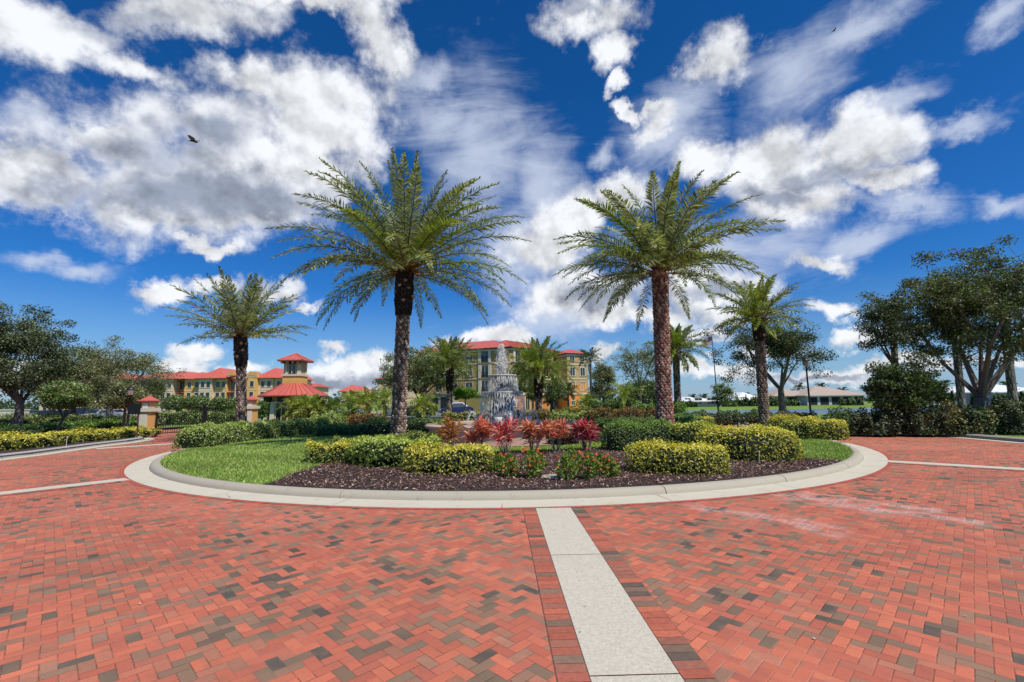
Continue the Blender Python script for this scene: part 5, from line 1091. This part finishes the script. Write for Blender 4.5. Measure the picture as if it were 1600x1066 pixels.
def fountain():
    cx, cy = X(786, 20.8), 20.8; root = thing('fountain', 'three tiered dark stone fountain spraying white water inside a pinkish basin', 'fountain', (cx, cy, .12))
    ST = mat('wet_stone', (0.20, 0.175, 0.16), 0.45, .5, 7, .7, spec=.6); PK = concrete('pink_stone', (0.46, 0.34, 0.27), .2, .3, 25)
    zb = [Z(786, 614.5, 20)-.12, Z(786, 587.5, 20.2)-.12, Z(783, 538, 20.6)-.12]
    b = B(); b.lathe([(3.25, 0), (3.25, .50), (3.42, .52), (3.44, .62), (3.36, .66), (3.0, .66), (2.95, .60), (2.95, .25)], 64); b.obj('basin_wall', PK, root)
    b = B(); b.lathe([(0.01, .44), (2.96, .44)], 48); wm, nt, bs = newmat('fountain_water'); bs.inputs['Base Color'].default_value = (.28, .34, .36, 1); bs.inputs['Roughness'].default_value = .12
    nt.links.new(bump(nt, noise(nt, coords(nt), 9, 4, .6), .9, .05).s, bs.inputs['Normal']); b.obj('pool', wm, root)
    b = B(); b.lathe([(.85, .3), (.82, .62), (.68, .7), (.62, .95), (.50, 1.15), (.46, 1.5), (.52, 1.72), (.58, zb[0]-.16), (.62, zb[0]-.12)], 32); b.obj('pedestal', ST, root)
    for k in range(4):           # scrolled corner supports
        a = k*PI/2+.75; b = B(); P = [(.55, .45), (.95, .5), (1.15, .8), (1.0, 1.15), (.78, 1.05), (.80, .85)]; b.tube([(r*math.cos(a), r*math.sin(a), z) for r, z in P], [.13, .13, .12, .11, .09, .05], 8); b.obj('scroll', ST, root, smooth=True)
    for k in range(4):
        a = k*PI/2-.15; r = 1.15; b = B(); b.lathe([(.10, .40), (.10, .48), (.05, .55), (.15, .75), (.19, .93), (.15, .95)], 14, o=(r*math.cos(a), r*math.sin(a), 0)); b.obj('urn', mat('urn_stone', (.55, .54, .52), .5, .2, 8), root, smooth=True)
    b = B(); z = zb[0]; b.lathe([(.45, z-.14), (.62, z-.10), (.84, z-.03), (.90, z), (.88, z+.05), (.8, z+.03), (.4, z)], 40, (1, 1, 1)); b.obj('lower_bowl', ST, root, smooth=True)
    b = B(); b.lathe([(.44, z), (.36, z+.12), (.30, z+.35), (.33, zb[1]-.2), (.38, zb[1]-.12)], 24); b.obj('upper_pedestal', ST, root)
    z = zb[1]; b = B(); b.lathe([(.25, z-.12), (.42, z-.08), (.58, z-.02), (.62, z+.01), (.60, z+.05), (.5, z+.03), (.2, z)], 36); b.obj('upper_bowl', ST, root, smooth=True)
    b = B(); b.lathe([(.12, z), (.08, z+.2), (.05, z+.35), (.03, z+.45)], 12); b.obj('nozzle', ST, root)
    RIM = mat('wet_rim', (.42, .40, .38), .4, .3, 10)
    for r_, z_ in ((.90, zb[0]+.03), (.62, zb[1]+.03)):
        b = B(); b.lathe([(r_-.05, z_-.01), (r_+.02, z_-.03), (r_+.035, z_+.01), (r_+.02, z_+.045), (r_-.05, z_+.04)], 48); b.obj('rim', RIM, root, smooth=True)
    # water: broken strands falling from the rims and a frothing jet
    sm, nt, bs = newmat('white_water'); bs.inputs['Base Color'].default_value = (.80, .79, .77, 1); bs.inputs['Roughness'].default_value = .8
    tr = nt.nodes.new('ShaderNodeBsdfTransparent'); mx = nt.nodes.new('ShaderNodeMixShader'); mx.inputs[0].default_value = .18
    nt.links.new(bs.outputs[0], mx.inputs[1]); nt.links.new(tr.outputs[0], mx.inputs[2]); nt.links.new(mx.outputs[0], nt.nodes['Material Output'].inputs[0])
    rng = np.random.default_rng(8)
    def strands(name, r0, z0, z1, n, out=.10, jit=.03):
        a = rng.integers(0, 46, n)/46*2*PI+rng.normal(0, .03, n); u = rng.random(n); z = z0-(z0-z1)*u; r = r0+out*np.sqrt(u)+rng.normal(0, jit, n)*(.3+u)
        P = np.stack([r*np.cos(a), r*np.sin(a), z], 1); U = np.stack([.12*np.cos(a), .12*np.sin(a), -np.ones(n)], 1)+rng.normal(0, .12, (n, 3)); U /= np.linalg.norm(U, axis=1)[:, None]
        N = np.stack([np.cos(a), np.sin(a), 0*a], 1)+rng.normal(0, .5, (n, 3)); N -= U*(N*U).sum(1)[:, None]; N /= np.linalg.norm(N, axis=1)[:, None]
        V, Q = quads(P, N, U, rng.uniform(.05, .30, n), rng.uniform(.010, .028, n)); b = B(); b.add(V, Q); b.obj(name, sm, root)
    strands('water_curtain', .90, zb[0]+.03, .5, 3000, .12); strands('water_curtain', .62, zb[1]+.03, zb[0], 1300, .07)
    n = 2200; u = rng.random(n); z = zb[1]+.03+(zb[2]-zb[1])*u; w = .05+.16*(1-u)**.8*np.where(u > .82, .5, 1); P = np.stack([rng.normal(0, 1, n)*w, rng.normal(0, 1, n)*w, z], 1); P[:, 0] -= .03*u
    U = rng.normal(0, .35, (n, 3))+[0, 0, 1]; U /= np.linalg.norm(U, axis=1)[:, None]; N = np.cross(U, rdir(n, rng)); V, Q = quads(P, N, U, rng.uniform(.03, .13, n), rng.uniform(.012, .03, n)); b = B(); b.add(V, Q); b.obj('jet', sm, root)
    n = 1500; a = rng.random(n)*2*PI; r = rng.normal(1.1, .18, n); P = np.stack([r*np.cos(a), r*np.sin(a), .45+rng.exponential(.10, n)], 1); N = rdir(n, rng); U = np.cross(N, rdir(n, rng)); U /= np.linalg.norm(U, axis=1)[:, None]+1e-9; V, Q = quads(P, N, U, .05, .035); b = B(); b.add(V, Q); b.obj('splash', sm, root)
    for k in range(3):
        a = (-PI/2+.25, PI*1.02, 0.05)[k]; b = B(); n = 260; u = rng.random(n); r = 1.1+.55*u; z = .5+1.3*u*(1-u)*1.6+.25*(1-u); P = np.stack([r*np.cos(a)+rng.normal(0, .04, n), r*np.sin(a)+rng.normal(0, .04, n), z+rng.normal(0, .03, n)], 1); N = rdir(n, rng); U = np.cross(N, rdir(n, rng)); U /= np.linalg.norm(U, axis=1)[:, None]+1e-9
        V, Q = quads(P, N, U, .07, .02); b.tube([((1.1+.55*t)*math.cos(a), (1.1+.55*t)*math.sin(a), .5+1.3*t*(1-t)*1.6+.25*(1-t)) for t in np.linspace(0, 1, 9)], .018, 6); b.add(V, Q); b.obj('spout', sm, root)
    # paved apron round the basin
    o = poly_obj('path', [tuple(np.array([cx, cy])+[4.3*math.cos(t), 4.3*math.sin(t)]) for t in np.linspace(0, 2*PI, 49)[:-1]], .142, mat('plaza_pavers', (.36, .22, .17), .9, .3, 5))
fountain()

def cars():
    def car(px, Y, rz, colr, lab, suv=False, z=0.0):
        root = thing('parked_car', lab, 'car', (X(px, Y), Y, z), rz, 'parked cars'); h = .25 if suv else 0
        body = [(-2.2, .35), (-2.25, .75), (-2.1, .95), (-1.2, 1.02), (-.55, 1.42+h), (.85, 1.46+h), (1.55, 1.05+h*.6), (2.15, .98), (2.25, .6), (2.2, .32)]
        b = B(); ys = [-.88, -.82, -.66]; n = len(body)
        rows = []
        for y in (-.88, .88): rows.append([(x, y*(1-.24*max(0, (z_-1.0))/.45), z_) for x, z_ in body])
        V = np.array(rows[0]+rows[1]); b.add(V, [(i, n+i, n+i+1, i+1) for i in range(n-1)]+[(n-1, 2*n-1, n, 0)], colr); b.add(V[:n], [tuple(range(n))], colr); b.add(V[n:], [tuple(range(n))[::-1]], colr)
        o = b.obj('body', PAINT, root); md = o.modifiers.new('bevel', 'BEVEL'); md.width = .06; md.segments = 2
        b = B(); hh = 1.38+h
        for s in (-1, 1):
            k = lambda z_: s*(.89*(1-.24*max(0, (z_-1.0))/.45)+.008); P = [(-1.02, 1.05), (-.50, hh-.02), (.80, hh), (1.35, 1.08)]; b.add([(x, k(z_), z_) for x, z_ in P], [(0, 1, 2, 3)])
        b.obj('side_window', GLASS, root)
        b = B(); b.add([(-1.16, -.75, 1.06), (-1.16, .75, 1.06), (-.60, .66, 1.39+h), (-.60, -.66, 1.39+h)], [(0, 1, 2, 3)]); b.V[0] = b.V[0]+[-.02, 0, .02]; b.obj('windscreen', GLASS, root)
        b = B(); b.add([(1.52, -.72, 1.10+h*.5), (1.52, .72, 1.10+h*.5), (.92, .64, 1.43+h), (.92, -.64, 1.43+h)], [(0, 1, 2, 3)]); b.V[0] = b.V[0]+[.03, 0, .02]; b.obj('rear_window', GLASS, root)
        for x in (-1.4, 1.4):
            for s in (-1, 1):
                w = B(); w.tube([(x, s*.70, .33), (x, s*.90, .33)], .33, 18, (.015, .015, .015)); wo = w.obj('wheel', ATTR, root); r = B(); r.tube([(x, s*.86, .33), (x, s*.91, .33)], .2, 12, (.4, .4, .42)); r.obj('rim', ATTR, wo)
        for s in (-1, 1):
            b = B(); b.box(-2.27, s*.68-.16, .68, -2.18, s*.68+.16, .84, (.7, .7, .68)); b.obj('headlight', ATTR, root); b = B(); b.box(2.17, s*.7-.14, .72, 2.26, s*.7+.14, .9, (.35, .02, .02)); b.obj('tail_light', ATTR, root)
    PAINT = mat('car_paint', None, .25, .05, 2, metal=.2, spec=.6)
    N = (.02, .025, .05); L = [(60, 50, 1.3, N, 'navy car parked below the big left oak', 0), (80, 52, 1.4, (.4, .42, .45), 'silver car parked beside the navy one at left', 0), (110, 52, 1.5, N, 'dark blue car left of the grey oak trunk', 0), (133, 52.5, 1.5, (.015, .015, .03), 'near black car close left of the grey oak trunk', 1),
        (152, 53, 1.6, (.35, .40, .46), 'pale blue car right behind the grey oak trunk', 0), (182, 57, .2, (.6, .6, .6), 'white car seen between oak trunk and lamp post', 0), (545, 54, 1.45, (.55, .57, .60), 'silver car with its windscreen to the viewer left of the feather palms', 0), (594, 50, 1.3, (.65, .67, .7), 'white car end behind the feather palm', 0),
        (645, 50, .4, (.02, .035, .03), 'dark green car behind the tall palm trunk', 0), (712, 62, .35, (.02, .03, .09), 'blue suv parked before the dark garage', 1), (987, 62, .3, (.6, .6, .62), 'white vehicle hidden behind the croton hedge', 0), (394, 60, .2, (.6, .6, .6), 'white car glimpsed under the round trees', 0)]
    for px, Y, rz, c, lab, s in L: car(px, Y, rz+PI*0, c, lab, bool(s))
cars()

def lake_houses():
    def house(px0, px1, Y, eave, ridge, base, roofc, wallc, lab, dep=10, gaps=(), lanai=False, wins=3, seg=None):
        x0, x1 = X(px0, Y), X(px1, Y); zb = 0; ze = Z((px0+px1)/2, eave, Y); zr = Z((px0+px1)/2, ridge, Y+dep/2)
        root = thing('lake_house', lab, 'house', ((x0+x1)/2, Y, zb), group='low houses on the far lake shore'); w = (x1-x0)/2
        b = B(); b.box(-w, 0, 0, w, dep, ze, wallc); b.obj('wall', STUCCO, root)
        b = B(); b.hip(-w-.7, -.7, w+.7, dep+.7, ze+.08, max(.8, zr-ze), c=roofc, t=.2, fas=tuple(np.array(wallc)*.8)); b.obj('roof', ROOF, root)
        for i in range(wins):
            x = -w+2*w*(i+.5)/wins
            if lanai:
                hw = w/wins*.74; b = B(); b.box(x-hw, -.03, .1, x+hw, -.004, ze-.35, (.012, .014, .02)); b.obj('screened_opening', ATTR, root)
            else: window(root, x, .7, min(2.2, w/wins*1.1), 1.3, wide=.1)
        return root
    WR, TR = (.80, .82, .84), (.46, .35, .27)
    house(1068, 1096, 112, 626.5, 620.5, 634, WR, (.5, .48, .48), 'first white roofed house at the left end of the far shore', wins=2)
    house(1082, 1121, 108, 627.5, 622, 634, WR, (.46, .44, .46), 'grey walled white roofed house second from the left on the far shore', wins=2, dep=9)
    house(1152, 1192, 116, 625, 613.5, 634, WR, (.5, .5, .52), 'white pyramid roofed house behind the slim young tree', wins=2, dep=14)
    house(1212, 1268, 110, 619, 607, 630, TR, (.30, .27, .25), 'left half of the tan roofed house with dark screened porch', wins=3, lanai=True)
    house(1262, 1352, 106, 618, 604, 629, TR, (.52, .5, .5), 'long tan roofed house with white columns behind the lamp post', wins=5, lanai=True, dep=12)
    house(1450, 1505, 88, 614, 604, 628, WR, (.52, .56, .58), 'white roofed grey blue house left of the big oak trunk', wins=2)
    house(1512, 1556, 96, 613, 604, 626, WR, (.5, .52, .54), 'white house hidden behind the big oak trunk', wins=2)
    house(1554, 1640, 86, 613, 600, 627, WR, (.50, .54, .55), 'wide white roofed house cut by the right picture edge', wins=4, dep=13)
    for q, (px, Y, w, h) in enumerate([(1075, 105, 4, 1.3), (1140, 104, 3, 1.1), (1180, 106, 9, 1.9), (1215, 103, 4, 1.5), (1235, 103, 4, 1.2), (1330, 101, 5, 1.3), (1482, 84, 2, 2.3), (1530, 84, 2.4, 2.2), (1575, 82, 5, 1.6), (1600, 81, 3, 2.0)]):
        shrub('far_bush', ['beside the first white house', 'before the second white house', 'long, below the white pyramid roof', 'left end of the dark porch', 'right of the oak trunk, before the dark porch', 'right end of the tan roofed house', 'small palm like, before the grey blue house', 'left of the big oak trunk on the far shore', 'before the wide white house', 'far right on the far shore'][q]+': bush across the lake' , 'bush',
              [(X(px, Y)-w/2+.6, Y), (X(px, Y)+w/2-.6, Y)], 1.6, h, MIDG+LGT[:1], 300+q, 'bushes on the far shore', .32, .7, z0=-.03, bumps=.25)
    # far shore edging and distant woods
    rng = np.random.default_rng(4); n = 26000; x = rng.uniform(-260, 420, n); y = rng.uniform(185, 230, n); hh = 2.8+1.6*np.sin(x*.07)+1.1*np.sin(x*.19+1)+.7*np.sin(x*.5); hh = np.where(x > 55, hh*.55, hh*1.3); z = rng.random(n)**.7*hh
    N = rdir(n, rng); U = np.cross(N, rdir(n, rng)); U /= np.linalg.norm(U, axis=1)[:, None]; V, Q = quads(np.stack([x, y, z], 1), N, U, 1.3, 1.0); b = B(); b.add(V, Q, mixcol([(.05, .08, .03), (.08, .11, .05), (.04, .06, .03)], n, rng)); tag(b.obj('distant_woods', LEAF), 'low dark band of distant trees along the horizon', 'woods', kind='stuff')
lake_houses()
